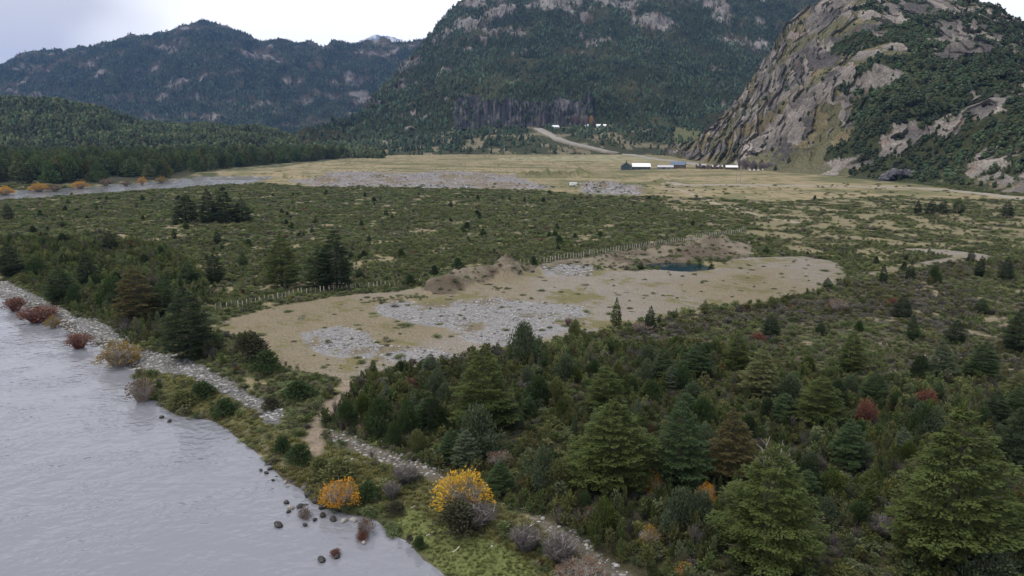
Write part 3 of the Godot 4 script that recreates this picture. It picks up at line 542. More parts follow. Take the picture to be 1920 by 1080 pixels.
func grid_mesh(v: PackedVector3Array, c: PackedColorArray, nx: int, nz: int, flip := false, faceted := false) -> ArrayMesh:
	var nrm := PackedVector3Array()
	nrm.resize(v.size())
	for j in nz:
		var ja := maxi(j - 1, 0) * nx
		var jb := mini(j + 1, nz - 1) * nx
		for i in nx:
			var dx := v[j * nx + mini(i + 1, nx - 1)] - v[j * nx + maxi(i - 1, 0)]
			var dz := v[jb + i] - v[ja + i]
			var n := dx.cross(dz).normalized()
			nrm[j * nx + i] = n if n.y > 0.0 else -n
	var idx := PackedInt32Array()
	idx.resize((nx - 1) * (nz - 1) * 6)
	var k := 0
	for j in nz - 1:
		for i in nx - 1:
			var a := j * nx + i
			var q := [a, a + 1, a + nx, a + 1, a + nx + 1, a + nx] if not flip else [a, a + nx, a + 1, a + 1, a + nx, a + nx + 1]
			for t in 6:
				idx[k + t] = q[t]
			k += 6
	var arr := []
	arr.resize(Mesh.ARRAY_MAX)
	arr[Mesh.ARRAY_VERTEX] = v
	if not faceted:
		arr[Mesh.ARRAY_NORMAL] = nrm
	arr[Mesh.ARRAY_COLOR] = c
	arr[Mesh.ARRAY_INDEX] = idx
	var m := ArrayMesh.new()
	m.add_surface_from_arrays(Mesh.PRIMITIVE_TRIANGLES, arr)
	return m

func make_ground() -> void:
	var half := PackedFloat32Array()
	var x := 0.45
	var step := 0.9
	while x < 9000.0:
		half.append(x)
		if x > 350.0:
			step *= 1.14
		elif x > 115.0:
			step *= 1.022
		x += step
	var xs := PackedFloat32Array()
	for i in half.size():
		xs.append(-half[half.size() - 1 - i])
	xs.append_array(half)
	var zs := PackedFloat32Array([200.0, 120.0, 60.0, 20.0, 0.0, -15.0, -25.0, -32.0, -36.0, -39.0])
	var z := -40.0
	while z > -11500.0:
		zs.append(z)
		z -= 0.7 * pow(maxf(-z / 120.0, 1.0), 1.5)
	var v := PackedVector3Array()
	var c := PackedColorArray()
	v.resize(xs.size() * zs.size())
	c.resize(v.size())
	var k := 0
	for zz in zs:
		for xx in xs:
			v[k] = Vector3(xx, ground_height(xx, zz), zz)
			c[k] = cover(zone_at(xx, zz), xx, zz) if zz > -1300.0 else Color(0.06, 0.06, 0.03)
			k += 1
	structure("ground", grid_mesh(v, c, xs.size(), zs.size(), true), mats.ground, "flat valley floor of heath, tan fields and gravel", "ground")

# ---------------------------------------------------------------- hills from surveyed lines
func along(line: PackedVector3Array, u: float) -> Vector3:
	var n := line.size() - 1
	var f := clampf(u, 0.0, 1.0) * n
	var i := mini(int(f), n - 1)
	return line[i].cubic_interpolate(line[i + 1], line[maxi(i - 1, 0)], line[mini(i + 2, n)], f - i)

func loft(lines: Array, nu: int, rows: Array, smooth: bool, shape: Callable, faceted := false) -> Dictionary:
	var v := PackedVector3Array()
	var c := PackedColorArray()
	var total := 0
	for r in rows:
		total += r
	var last := lines.size() - 1
	var j := 0
	for s in rows.size():
		for r in int(rows[s]) + (1 if s == rows.size() - 1 else 0):
			var t: float = float(r) / rows[s]
			for i in nu:
				var u := float(i) / (nu - 1)
				var a := along(lines[s], u)
				var b := along(lines[s + 1], u)
				var p := a.lerp(b, t)
				if smooth:
					p = a.cubic_interpolate(b, along(lines[maxi(s - 1, 0)], u), along(lines[mini(s + 2, last)], u), t)
				var out: Array = shape.call(p, u, s + t)
				v.append(out[0])
				c.append(out[1])
			j += 1
	return {"mesh": grid_mesh(v, c, nu, j, true, faceted), "v": v, "c": c, "nu": nu, "nv": j, "rows": rows}

# scatter over a loft: density per square metre times mask(u, line, colour)
func forest(l: Dictionary, density: float, mask: Callable, low: float, high: float, squat: float) -> Array:
	var places := []
	var tints := PackedColorArray()
	var nu: int = l.nu
	var line_of := []
	for s in l.rows.size():
		for r in int(l.rows[s]):
			line_of.append(s + float(r) / l.rows[s])
	var v: PackedVector3Array = l.v
	for j in mini(line_of.size(), l.nv - 1):
		for i in nu - 1:
			var a := v[j * nu + i]
			var e := v[j * nu + i + 1] - a
			var f := v[(j + 1) * nu + i] - a
			var want: float = e.cross(f).length() * density * float(mask.call(float(i) / nu, line_of[j], l.c[j * nu + i], a))
			var n := int(want)
			if rng.randf() < want - n:
				n += 1
			for k in mini(n, 12):
				var p := a + e * rng.randf() + f * rng.randf()
				var h := rng.randf_range(low, high)
				var b := Basis(Vector3.UP, rng.randf() * TAU).scaled(Vector3(h * squat * rng.randf_range(0.8, 1.25), h, h * squat * rng.randf_range(0.8, 1.25)))
				places.append(Transform3D(b, p - Vector3(0, h * 0.12, 0)))
				var s := rng.randf_range(0.5, 1.6) * (1.0 + 0.7 * n_low.get_noise_2d(p.x * 0.6, p.z * 0.6))
				tints.append(Color(s * rng.randf_range(0.8, 1.25), s, s * rng.randf_range(0.85, 1.1)))
	return [places, tints]

func split_scatter(called: String, meshes: Array, mat: Material, both: Array, label: String, category: String) -> void:
	for k in meshes.size():
		var pl := []
		var ti := PackedColorArray()
		for i in range(k, both[0].size(), meshes.size()):
			pl.append(both[0][i])
			ti.append(both[1][i])
		scatter(called, meshes[k], mat, pl, ti, label, category)

func tint(base: Vector3, p: Vector3, amount: float) -> Color:
	var s := 1.0 + amount * n_mid.get_noise_3dv(p * 0.2)
	return Color(base.x * s, base.y * s, base.z * s)

func rocks(p: Vector3, f: float) -> float:
	return n_ridge.get_noise_3d(p.x * f, p.y * f * 1.6, p.z * f)

func make_hills() -> void:
	var far_trees := [blob_tree(1, 0.75), blob_tree(2, 0.9), blob_tree(3, 0.6)]
	# western mountain
	var west := loft(WESTERN, 320, [40, 60, 60, 12], false, func(p: Vector3, u: float, s: float) -> Array:
		var e := minf(s, 1.0)
		p.y += e * (80.0 * (rocks(p, 0.22) - 0.36) * (0.35 if s > 2.6 else 1.0) + 18.0 * n_mid.get_noise_2d(p.x * 0.12, p.z * 0.12))
		var r := n_mid.get_noise_3d(p.x * 0.09, p.y * 0.2, p.z * 0.05 + 40.0) + 0.35 * n_fine.get_noise_3dv(p * 0.06)
		var bare := r > 0.2 - 0.14 * maxf(s - 1.6, 0.0)
		return [p, tint(Vector3(0.22, 0.2, 0.19) if r > 0.42 else Vector3(0.085, 0.07, 0.05), p, 0.5) if bare else tint(Vector3(0.035, 0.042, 0.022), p, 0.3)], true)
	structure("mountain", west.mesh, mats.slope, "distant blue-green forested mountain with a rounded top", "mountain")
	split_scatter("forest", far_trees, tree_tint(0.05, 0.068, 0.04), forest(west, 0.0062, func(_u, s, c, _p): return 0.0 if s > 3.2 else (0.05 if c.r > 0.13 else (0.3 if c.r > 0.055 else 1.0)), 7.0, 13.0, 0.95), "far forest covering the distant blue-green mountain", "forest")
	# central mountain
	var mid := loft(CENTRAL, 460, [12, 14, 22, 84, 110, 14], false, func(p: Vector3, u: float, s: float) -> Array:
		var e := smoothstep(2.0, 3.4, s)
		p.y += e * (42.0 * (rocks(p, 0.3) - 0.36) * (0.4 if s > 4.7 else 1.0) + 14.0 * n_mid.get_noise_2d(p.x * 0.2, p.z * 0.2) + 5.0 * n_mid.get_noise_2d(p.x, p.z))
		if s <= 2.0:
			p.y += 0.6 * n_mid.get_noise_2d(p.x * 0.5, p.z * 0.5) * minf(s, 1.0)
		var cliff := s > 2.05 and s < 3.05 and u > 0.395 and u < 0.64
		if cliff:
			p.z += 9.0 * n_ridge.get_noise_2d(p.x * 1.4, p.y * 0.12) + 3.0 * n_fine.get_noise_2d(p.x * 0.7, p.y * 0.05)
			var q := n_fine.get_noise_2d(p.x * 0.8, p.y * 0.06 + 9.0) + 0.5 * n_mid.get_noise_2d(p.x, p.y)
			return [p, tint(Vector3(0.042, 0.043, 0.05).lerp(Vector3(0.16, 0.15, 0.15), clampf(q * 1.5 + 0.02, 0.0, 1.0)), p, 0.4)]
		if s <= 2.05:
			var g := n_mid.get_noise_2d(p.x * 0.35, p.z * 0.35) + 0.4 * n_fine.get_noise_2d(p.x * 0.3, p.z * 0.3)
			if u > 0.74:
				return [p, tint(Vector3(0.13, 0.135, 0.06), p, 0.3)]
			return [p, tint(Vector3(0.2, 0.175, 0.115) if g > 0.18 else Vector3(0.06, 0.065, 0.035), p, 0.3)]
		var r := n_mid.get_noise_3d(p.x * 0.14, p.y * 0.3, p.z * 0.07) + 0.45 * n_fine.get_noise_3dv(p * 0.1)
		for oc in OUTCROPS:
			var away: float = p.distance_to(oc[0]) / oc[1]
			if away < 1.0:
				r += 0.55 * (1.0 - away)
		var limit := 0.5 - 0.17 * maxf(s - 3.6, 0.0)
		if s > 4.0 and u > 0.3:
			limit -= 0.06
		if r > limit:
			p += Vector3(0, 0.7, 0.7) * (7.0 * n_fine.get_noise_3dv(p * 0.12) + 9.0 * (n_ridge.get_noise_3dv(p * 1.2) - 0.36))
			return [p, tint(Vector3(0.27, 0.25, 0.235) if r > limit + 0.08 else Vector3(0.14, 0.11, 0.09), p, 0.6)]
		if n_mid.get_noise_3d(p.x * 0.1 + 33.0, p.y * 0.15, p.z * 0.05) > 0.2:
			return [p, tint(Vector3(0.06, 0.061, 0.031), p, 0.4)]
		return [p, tint(Vector3(0.036, 0.045, 0.022), p, 0.3)], true)
	structure("mountain", mid.mesh, mats.slope, "high forested mountain with grey rock outcrops and a dark cliff at its foot", "mountain")
	split_scatter("forest", far_trees, tree_tint(0.048, 0.072, 0.042), forest(mid, 0.0145, func(u, s, c, p):
		if s < 2.05:
			if u > 0.76 and s < 1.2:
				return 0.03
			for i in HILLROAD.size() - 1:
				var near := Geometry3D.get_closest_point_to_segment(p, HILLROAD[i], HILLROAD[i + 1])
				if near.distance_to(p) < (34.0 if p.z > near.z else 12.0):
					return 0.0
			return 0.12 if c.r > 0.12 else (1.3 if s > 0.35 else 0.5)
		return 0.0 if s > 5.2 else (0.08 if c.r > 0.085 else (0.5 if c.r > 0.046 else 1.0)), 4.5, 9.5, 0.95), "far forest covering the high mountain and its foot", "forest")
	# wooded hill across the river
	var wood := loft(WOODED, 150, [24, 24, 10], false, func(p: Vector3, u: float, s: float) -> Array:
		p.y += minf(s, 1.0) * 8.0 * n_mid.get_noise_2d(p.x * 0.25, p.z * 0.25)
		return [p, tint(Vector3(0.036, 0.042, 0.022), p, 0.3)])
	structure("hill", wood.mesh, mats.slope, "low rounded hill covered in dark woods beyond the river", "hill")
	split_scatter("woods", far_trees, tree_tint(0.055, 0.072, 0.03), forest(wood, 0.017, func(_u, s, _c, _p): return 1.0 if s < 2.6 else 0.0, 7.0, 13.0, 0.9), "dark woods covering the low hill beyond the river", "woods")
	# snow peak
	var snow := loft(SNOWY, 80, [24, 12], false, func(p: Vector3, u: float, s: float) -> Array:
		p.y += 70.0 * n_ridge.get_noise_2d(p.x * 0.08, p.z * 0.08) * minf(s, 1.0)
		var r := n_mid.get_noise_3d(p.x * 0.04, p.y * 0.06, p.z * 0.04)
		return [p, tint(Vector3(0.25, 0.25, 0.27) if r > 0.22 else Vector3(0.82, 0.83, 0.85), p, 0.1)])
	structure("mountain", snow.mesh, mats.snow, "small snow-covered peak far behind the forested ridges", "mountain")
	# rocky hill
	var sd := Vector3(-0.36, 0.86, 0.25).normalized()
	var sa := sd.cross(Vector3(0.2, 0.1, 1.0)).normalized()
	var sb := sd.cross(sa)
	var face := Vector3(-0.5, 0.62, 0.6).normalized()
	var rocky := loft(ROCKY, 620, [34, 140, 140, 96, 16], true, func(p: Vector3, u: float, s: float) -> Array:
		var e := smoothstep(0.3, 1.3, s) * (0.6 if s > 3.8 else 1.0)
		var bow := 10.0 * n_low.get_noise_3d(p.x * 0.8, p.y * 0.8, p.z * 0.8)
		var w := p.dot(sd) + bow
		var a := p.dot(sa)
		var b := p.dot(sb)
		var big := n_ridge.get_noise_3d(a * 0.3, w * 0.7, b * 0.3) - 0.36
		var chip := n_fine.get_noise_3d(a * 0.2, w * 0.6, b * 0.2)
		var jog := n_mid.get_noise_3d(a * 0.5, w * 0.5, b * 0.5)
		var bed_a := w / 11.0 + 0.8 * jog
		var bed_b := w / 4.4 + 0.9 * jog + 0.5 * n_mid.get_noise_3d(p.x * 0.9, p.y * 0.9, p.z * 0.9)
		var step_a := fposmod(bed_a, 1.0)
		var step_b := fposmod(bed_b, 1.0)
		var tone := n_fine.get_noise_2d(floor(bed_b) * 31.7, a * 0.03) + 0.5 * n_fine.get_noise_2d(floor(bed_a) * 17.3, b * 0.02)
		var strong := 0.6 + 0.8 * clampf(n_mid.get_noise_3d(p.x * 0.2 + 80.0, p.y * 0.2, p.z * 0.2) + 0.4, 0.0, 1.0)
		var q := p + face * e * (9.0 * big + strong * (4.2 * step_a + 2.1 * step_b) + 1.3 * chip)
		q.y += 9.0 * e * n_mid.get_noise_2d(p.x * 0.18, p.z * 0.18)
		var g := n_mid.get_noise_3d(p.x * 0.25, p.y * 0.5, p.z * 0.25) + 0.3 * chip + 0.4 * (0.5 - step_a) + 0.15 * (0.5 - step_b)
		var edge := 0.17 - 0.55 * (1.0 - smoothstep(0.3, 1.5, s)) - (0.22 if u < 0.24 and s < 2.6 else 0.0) - (0.12 if s > 2.7 and u < 0.5 else 0.0)
		var scrub := u + 0.2 * n_mid.get_noise_3d(p.x * 0.2, p.y * 0.3, p.z * 0.2) - 0.5 - 0.055 * s
		var top := s + 0.9 * n_mid.get_noise_2d(p.x * 0.3, p.y * 0.3)
		if scrub > 0.0 and g > -0.12 - (0.12 if s < 1.6 else 0.0) + (0.3 if top > 3.1 else 0.0):
			return [q, tint(Vector3(0.05, 0.057, 0.027), p, 0.3)]
		if g > edge:
			var dry := n_low.get_noise_3d(p.x * 1.5, p.y * 2.0, p.z * 1.5)
			return [q, tint(Vector3(0.19, 0.16, 0.09) if dry > 0.02 else Vector3(0.13, 0.124, 0.07), p, 0.35)]
		var col := Vector3(0.1, 0.092, 0.088).lerp(Vector3(0.36, 0.32, 0.285), clampf(0.42 + 0.95 * tone + 0.35 * chip, 0.0, 1.0))
		if n_low.get_noise_3d(p.x * 2.0 + 70.0, p.y * 2.5, p.z * 2.0) > 0.5:
			col = col.lerp(Vector3(0.22, 0.14, 0.095), 0.4)
		return [q, tint(col, p, 0.4)], true)
	structure("hill", rocky.mesh, mats.rock, "steep rocky hill of tilted grey strata with tan grass and scrub", "hill")
	split_scatter("scrub", [blob_tree(5, 1.0), blob_tree(6, 1.2), blob_tree(7, 0.8)], tree_tint(0.032, 0.047, 0.023), forest(rocky, 0.06, func(u, s, c, _p):
		if s > 4.0 or s < 0.25:
			return 0.0
		return 1.0 if c.g > c.r and c.r < 0.075 else (0.03 if c.r > 0.16 else 0.015), 2.2, 5.0, 0.9), "dark green scrub and low trees growing over the rocky hill", "scrub")

func tree_tint(r: float, g: float, b: float) -> StandardMaterial3D:
	var m := flat(r, g, b, 0.8)
	m.vertex_color_use_as_albedo = true
	return m

func soft_mesh(v: PackedVector3Array, c := PackedColorArray()) -> ArrayMesh:
	var arr := []
	arr.resize(Mesh.ARRAY_MAX)
	arr[Mesh.ARRAY_VERTEX] = v
	if c.size():
		arr[Mesh.ARRAY_COLOR] = c
	var m := ArrayMesh.new()
	m.add_surface_from_arrays(Mesh.PRIMITIVE_TRIANGLES, arr)
	return m

# far tree: lumpy faceted crown, unit height
func blob_tree(seed_: int, fat: float) -> ArrayMesh:
	var r := RandomNumberGenerator.new()
	r.seed = seed_
	var v := PackedVector3Array()
	var c := PackedColorArray()
	for lump in 5:
		var ctr := Vector3(r.randf_range(-0.3, 0.3), 0.25 + 0.14 * lump + r.randf_range(-0.05, 0.05), r.randf_range(-0.3, 0.3)) * Vector3(fat, 1, fat) * Vector3(1.0 - lump * 0.17, 1, 1.0 - lump * 0.17)
		var rad := r.randf_range(0.24, 0.36) * (1.0 - lump * 0.08)
		var seg := 6
		var rings := [-0.7, 0.0, 0.7]
		var pts := []
		for k in 3:
			var row := []
			for i in seg:
				var an := TAU * i / seg + r.randf_range(-0.3, 0.3)
				var rr := rad * sqrt(1.0 - rings[k] * rings[k]) * r.randf_range(0.75, 1.2)
				row.append(ctr + Vector3(cos(an) * rr * fat, rings[k] * rad * r.randf_range(0.7, 1.1), sin(an) * rr * fat))
			pts.append(row)
		var top := ctr + Vector3(r.randf_range(-0.05, 0.05), rad * 1.1, r.randf_range(-0.05, 0.05))
		for i in seg:
			var n := (i + 1) % seg
			for k in 2:
				v.append_array(PackedVector3Array([pts[k][i], pts[k + 1][i], pts[k][n], pts[k][n], pts[k + 1][i], pts[k + 1][n]]))
			v.append_array(PackedVector3Array([pts[2][i], top, pts[2][n]]))
	for t in v.size() / 3:
		var s := r.randf_range(0.7, 1.3)
		for k in 3:
			c.append(Color(s, s, s))
	return soft_mesh(v, c)

# ---------------------------------------------------------------- plant meshes, unit height and unit width
class Leaves:
	var v := PackedVector3Array()
	var c := PackedColorArray()
	func add(p: Vector3, dir: Vector3, up: Vector3, length: float, wide: float, col: Color) -> void:
		var side := dir.cross(up).normalized() * wide * 0.5
		var m := p + dir * length * 0.45
		var tip := p + dir * length
		var fold := up * wide * 0.18
		v.append(p); v.append(m + side - fold); v.append(tip)
		v.append(p); v.append(tip); v.append(m - side - fold)
		for k in 6:
			c.append(col)
	func stick(a: Vector3, b: Vector3, ra: float, rb: float, col: Color) -> void:
		var d := (b - a).normalized()
		var s := d.cross(Vector3(0.3, 0.2, 0.9)).normalized()
		var t := d.cross(s)
		var ring := [s, t * 0.87 - s * 0.5, -t * 0.87 - s * 0.5]
		for i in 3:
			var p: Vector3 = ring[i]
			var q: Vector3 = ring[(i + 1) % 3]
			v.append_array(PackedVector3Array([a + p * ra, b + p * rb, a + q * ra, a + q * ra, b + p * rb, b + q * rb]))
			for k in 6:
				c.append(col)

func leaf_tone(r: RandomNumberGenerator, spread: float) -> Color:
	var s := r.randf_range(1.0 - spread, 1.0 + spread)
	return Color(s * r.randf_range(0.85, 1.2), s, s * r.randf_range(0.8, 1.1))

func layered_crown(seed_: int, layers: int, point: float, size: float, many: float) -> ArrayMesh:
	var r := RandomNumberGenerator.new()
	r.seed = seed_
	var L := Leaves.new()
	var lean := Vector3(r.randf_range(-0.05, 0.05), 0, r.randf_range(-0.05, 0.05))
	var bulge := []
	for i in 7:
		bulge.append(r.randf_range(0.62, 1.16))
	for i in layers:
		var t := float(i) / (layers - 1)
		var y := lerpf(0.07, 0.95, t)
		var rad := 0.5 * (0.7 + 0.3 * smoothstep(0.0, 0.25, t)) * pow(clampf(1.0 - pow(clampf((t - 0.12) / 0.9, 0.0, 1.0), 1.35), 0.0, 1.0), point)
		var nb := int(4 + 10 * rad * 2.0)
		for b in nb:
			var an := TAU * (b + r.randf_range(-0.4, 0.4)) / nb + i * 1.7
			var f := fposmod(an / TAU, 1.0) * 7.0
			var reach: float = rad * lerpf(bulge[int(f) % 7], bulge[(int(f) + 1) % 7], f - int(f)) * r.randf_range(0.72, 1.15)
			var dir := Vector3(cos(an), 0, sin(an))
			var perp := Vector3(-dir.z, 0, dir.x)
			var droop := r.randf_range(-0.06, 0.2)
			var yb := y + r.randf_range(-0.03, 0.03)
			var tone := r.randf_range(0.75, 1.25)
			for k in int(many * (4.0 + 16.0 * reach * 2.0)):
				var s := sqrt(r.randf_range(0.05, 1.0))
				var lat := r.randf_range(-0.5, 0.5) * (0.09 + reach * 0.5) * (1.1 - s * 0.6)
				var p := dir * (s * reach) + perp * lat + lean * y
				p.y = yb + 0.05 * (1.0 - t) * s - droop * s * s * reach * 0.6 - absf(lat) * 0.2 + r.randf_range(-0.008, 0.008)
				var ld := (dir + perp * (signf(lat) * 0.6 + r.randf_range(-0.7, 0.7)) + Vector3(0, r.randf_range(-0.35, 0.3), 0)).normalized()
				var up := (Vector3.UP + Vector3(r.randf_range(-0.5, 0.5), 0, r.randf_range(-0.5, 0.5)) + dir * 0.3).normalized()
				var col := leaf_tone(r, 0.22)
				L.add(p, ld, up, size * r.randf_range(0.7, 1.3), size * r.randf_range(0.45, 0.75), Color(col.r * tone, col.g * tone, col.b * tone))
	for k in 40:
		var an := r.randf() * TAU
		var y := r.randf_range(0.9, 1.0)
		L.add(Vector3(cos(an), 0, sin(an)) * 0.03 * r.randf() + lean + Vector3(0, y - 0.03, 0), Vector3(cos(an) * 0.4, 1, sin(an) * 0.4).normalized(), Vector3(cos(an), 0.3, sin(an)).normalized(), size, size * 0.5, leaf_tone(r, 0.25))
	return soft_mesh(L.v, L.c)

func bushy_crown(seed_: int, lobes: int, each: int, size: float, upright: float, low := 0.05) -> ArrayMesh:
	var r := RandomNumberGenerator.new()
	r.seed = seed_
	var L := Leaves.new()
	for b in lobes:
		var an := TAU * b / lobes * 2.4 + r.randf()
		var out := r.randf_range(0.0, 0.38) if b > 0 else 0.0
		var rad := r.randf_range(0.16, 0.28)
		var cy := lerpf(low + rad * 0.6, 1.0 - rad * (0.6 + upright), clampf(1.0 - out * 2.3 + r.randf_range(-0.3, 0.1), 0.0, 1.0))
		var ctr := Vector3(cos(an) * out, cy, sin(an) * out)
		var tone := r.randf_range(0.75, 1.25)
		for k in each:
			var d := Vector3(r.randfn(), r.randfn() + 0.25, r.randfn()).normalized()
			var p := ctr + d * Vector3(rad, rad * (1.0 + upright), rad) * r.randf_range(0.55, 1.06)
			p.y = maxf(p.y, 0.01)
			var ld := (d * 0.7 + Vector3(r.randf_range(-0.6, 0.6), 0.35 + upright + r.randf_range(-0.4, 0.4), r.randf_range(-0.6, 0.6))).normalized()
			var col := leaf_tone(r, 0.3)
			L.add(p, ld, (d + Vector3(r.randf_range(-0.5, 0.5), 0.4, r.randf_range(-0.5, 0.5))).normalized(), size * r.randf_range(0.7, 1.35), size * r.randf_range(0.4, 0.7), Color(col.r * tone, col.g * tone, col.b * tone))
	return soft_mesh(L.v, L.c)

func domed_crown(seed_: int, many: int, size: float) -> ArrayMesh:
	var r := RandomNumberGenerator.new()
	r.seed = seed_
	var L := Leaves.new()
	for k in many:
		var an := r.randf() * TAU
		var el := asin(r.randf_range(0.0, 1.0))
		var d := Vector3(cos(an) * cos(el), sin(el), sin(an) * cos(el))
		var lump := 0.95 + 0.6 * n_mid.get_noise_3d(d.x * 16.0 + seed_ * 9.0, d.y * 16.0, d.z * 16.0)
		if n_mid.get_noise_3d(d.x * 34.0, d.y * 34.0 + seed_ * 5.0, d.z * 34.0) > 0.12 and r.randf() < 0.8:
			continue
		var p := Vector3(0, 0.26, 0) + d * Vector3(0.5, 0.68, 0.5) * lump * sqrt(r.randf_range(0.4, 1.05))
		if p.y < 0.28 and r.randf() < 0.7:
			continue
		var ld := (d + Vector3(r.randf_range(-0.8, 0.8), r.randf_range(-0.3, 0.7), r.randf_range(-0.8, 0.8))).normalized()
		L.add(p, ld, (d + Vector3(0.2, 0.5, r.randf_range(-0.6, 0.6))).normalized(), size * r.randf_range(0.6, 1.3), size * r.randf_range(0.4, 0.8), leaf_tone(r, 0.3))
	return soft_mesh(L.v, L.c)

func twigs(seed_: int, many: int, thick: float, spread: float, forks := 3) -> ArrayMesh:
	var r := RandomNumberGenerator.new()
	r.seed = seed_
	var L := Leaves.new()
	for k in many:
		var an := r.randf() * TAU
		var out := sqrt(r.randf()) * spread
		var a := Vector3(cos(an), 0, sin(an)) * out * 0.25
		var top := Vector3(cos(an) * out, r.randf_range(0.55, 1.0) * (1.0 - out * 0.45), sin(an) * out)
		var m := a.lerp(top, 0.5) + Vector3(0, 0.1, 0)
		var s := r.randf_range(0.65, 1.35)
		var col := Color(s, s, s)
		L.stick(a, m, thick, thick * 0.7, col)
		L.stick(m, top, thick * 0.7, thick * 0.25, col)
		for f in forks:
			var q := m.lerp(top, r.randf_range(0.0, 0.8))
			L.stick(q, q + Vector3(r.randf_range(-0.16, 0.16), r.randf_range(0.03, 0.2), r.randf_range(-0.16, 0.16)), thick * 0.45, thick * 0.2, col)
	return soft_mesh(L.v, L.c)

func trunk_mesh(seed_: int, thick: float, limbs: int, top: float) -> ArrayMesh:
	var r := RandomNumberGenerator.new()
	r.seed = seed_
	var L := Leaves.new()
	var prev := Vector3(0, -0.02, 0)
	for i in 6:
		var t := (i + 1) / 6.0
		var q := Vector3(r.randf_range(-0.015, 0.015), top * t, r.randf_range(-0.015, 0.015))
		L.stick(prev, q, thick * (1.0 - i / 6.0) + 0.003, thick * (1.0 - t) + 0.003, Color.WHITE)
		for k in limbs:
			var an := r.randf() * TAU
			var reach := 0.42 * (1.05 - t)
			L.stick(prev.lerp(q, r.randf()), q + Vector3(cos(an) * reach, 0.04 + 0.06 * r.randf(), sin(an) * reach), thick * 0.45 * (1.1 - t), 0.003, Color.WHITE)
		prev = q
	return soft_mesh(L.v, L.c)

func stone_mesh(seed_: int, squash: float) -> ArrayMesh:
	var r := RandomNumberGenerator.new()
	r.seed = seed_
	var seg := 8
	var rings := [-0.8, -0.25, 0.35, 0.8]
	var pts := []
	for k in 4:
		for i in seg:
			var an := TAU * i / seg
			var rr: float = sqrt(1.0 - rings[k] * rings[k]) * 0.5 * r.randf_range(0.82, 1.12)
			pts.append(Vector3(cos(an) * rr, rings[k] * 0.5 * squash * r.randf_range(0.85, 1.1), sin(an) * rr * 0.8))
	var v := PackedVector3Array()
	var top := Vector3(0, 0.5 * squash, 0)
	var bottom := Vector3(0, -0.5 * squash, 0)
	for i in seg:
		var n := (i + 1) % seg
		for k in 3:
			v.append_array(PackedVector3Array([pts[k * seg + i], pts[(k + 1) * seg + i], pts[k * seg + n], pts[k * seg + n], pts[(k + 1) * seg + i], pts[(k + 1) * seg + n]]))
		v.append_array(PackedVector3Array([pts[3 * seg + i], top, pts[3 * seg + n], pts[n], bottom, pts[i]]))
	return soft_mesh(v)

var kinds := {}

func make_kinds() -> void:
	var e := []
	for k in 4:
		e.append([trunk_mesh(40 + k, 0.03, 2, 0.92), layered_crown(50 + k, 16, [0.75, 0.62, 0.55, 0.9][k], 0.027, 9.0)])
	kinds.E = {"name": "evergreen_tree", "cat": "tree", "stem": "trunk", "top": "crown", "forms": e}
	var s := []
	for k in 2:
		s.append([trunk_mesh(60 + k, 0.05, 1, 0.95), layered_crown(64 + k, 16, 0.75 + 0.2 * k, 0.06, 2.2)])
	kinds.S = {"name": "conifer_sapling", "cat": "tree", "stem": "trunk", "top": "crown", "forms": s}
	var g := []
	for k in 3:
		g.append([twigs(70 + k, 14, 0.02, 0.3, 1), bushy_crown(74 + k, 17, 240, 0.06, 0.3)])
	kinds.G = {"name": "leafy_shrub", "cat": "shrub", "stem": "stem", "top": "foliage", "forms": g}
	kinds.Y = {"name": "autumn_shrub", "cat": "shrub", "stem": "stem", "top": "foliage", "forms": [[twigs(80, 110, 0.008, 0.45), domed_crown(81, 2800, 0.052)], [twigs(82, 110, 0.008, 0.45), domed_crown(83, 2200, 0.056)]]}
	kinds.R = {"name": "reddish_shrub", "cat": "shrub", "stem": "stem", "top": "foliage", "forms": [[twigs(84, 150, 0.008, 0.5), domed_crown(85, 1000, 0.075)], [twigs(86, 150, 0.008, 0.5), domed_crown(87, 800, 0.075)]]}
	kinds.T = {"name": "leafless_shrub", "cat": "shrub", "stem": "stem", "top": "twigs", "forms": [[twigs(88, 30, 0.016, 0.45, 2), twigs(89, 260, 0.007, 0.5, 4)], [twigs(90, 30, 0.016, 0.45, 2), twigs(91, 260, 0.007, 0.5, 4)]]}
	var b := []
	for k in 3:
		b.append([twigs(92 + k, 14, 0.02, 0.35, 1), bushy_crown(94 + k, 18, 110, 0.085, 0.0)])
	kinds.B = {"name": "low_bush", "cat": "bush", "stem": "stem", "top": "foliage", "forms": b}

func plant(kind: String, x: float, z: float, h: float, w: float, pal: int, label: String, group := "") -> void:
	var k: Dictionary = kinds[kind]
	var o := thing(k.name, label, k.cat, Vector3(x, maxf(ground_height(x, z), -0.15) - 0.06, z), rng.randf() * TAU, group)
	var form: Array = k.forms[rng.randi() % k.forms.size()]
	if kind == "E":
		h *= 1.08
		w *= 1.2
	elif kind == "Y":
		w *= 1.15
		h *= 1.15
	elif kind == "R":
		w *= 1.2
	var size := Vector3(w, h, w * rng.randf_range(0.88, 1.08))
	part(o, k.stem, form[0], mats.red_wood if kind == "R" and pal == 9 else (mats.grey_wood if kind in "YRT" else mats.bark), Vector3.ZERO, Vector3.ZERO, size)
	part(o, k.top, form[1], palette[pal], Vector3.ZERO, Vector3.ZERO, size)
	if label.contains("bare pale"):
		part(o, "bare_branches", twigs(97, 10, 0.012, 0.28, 5), mats.grey_wood, Vector3(w * 0.06, h * 0.48, w * 0.1), Vector3.ZERO, Vector3(w * 0.55, h * 0.54, w * 0.55))

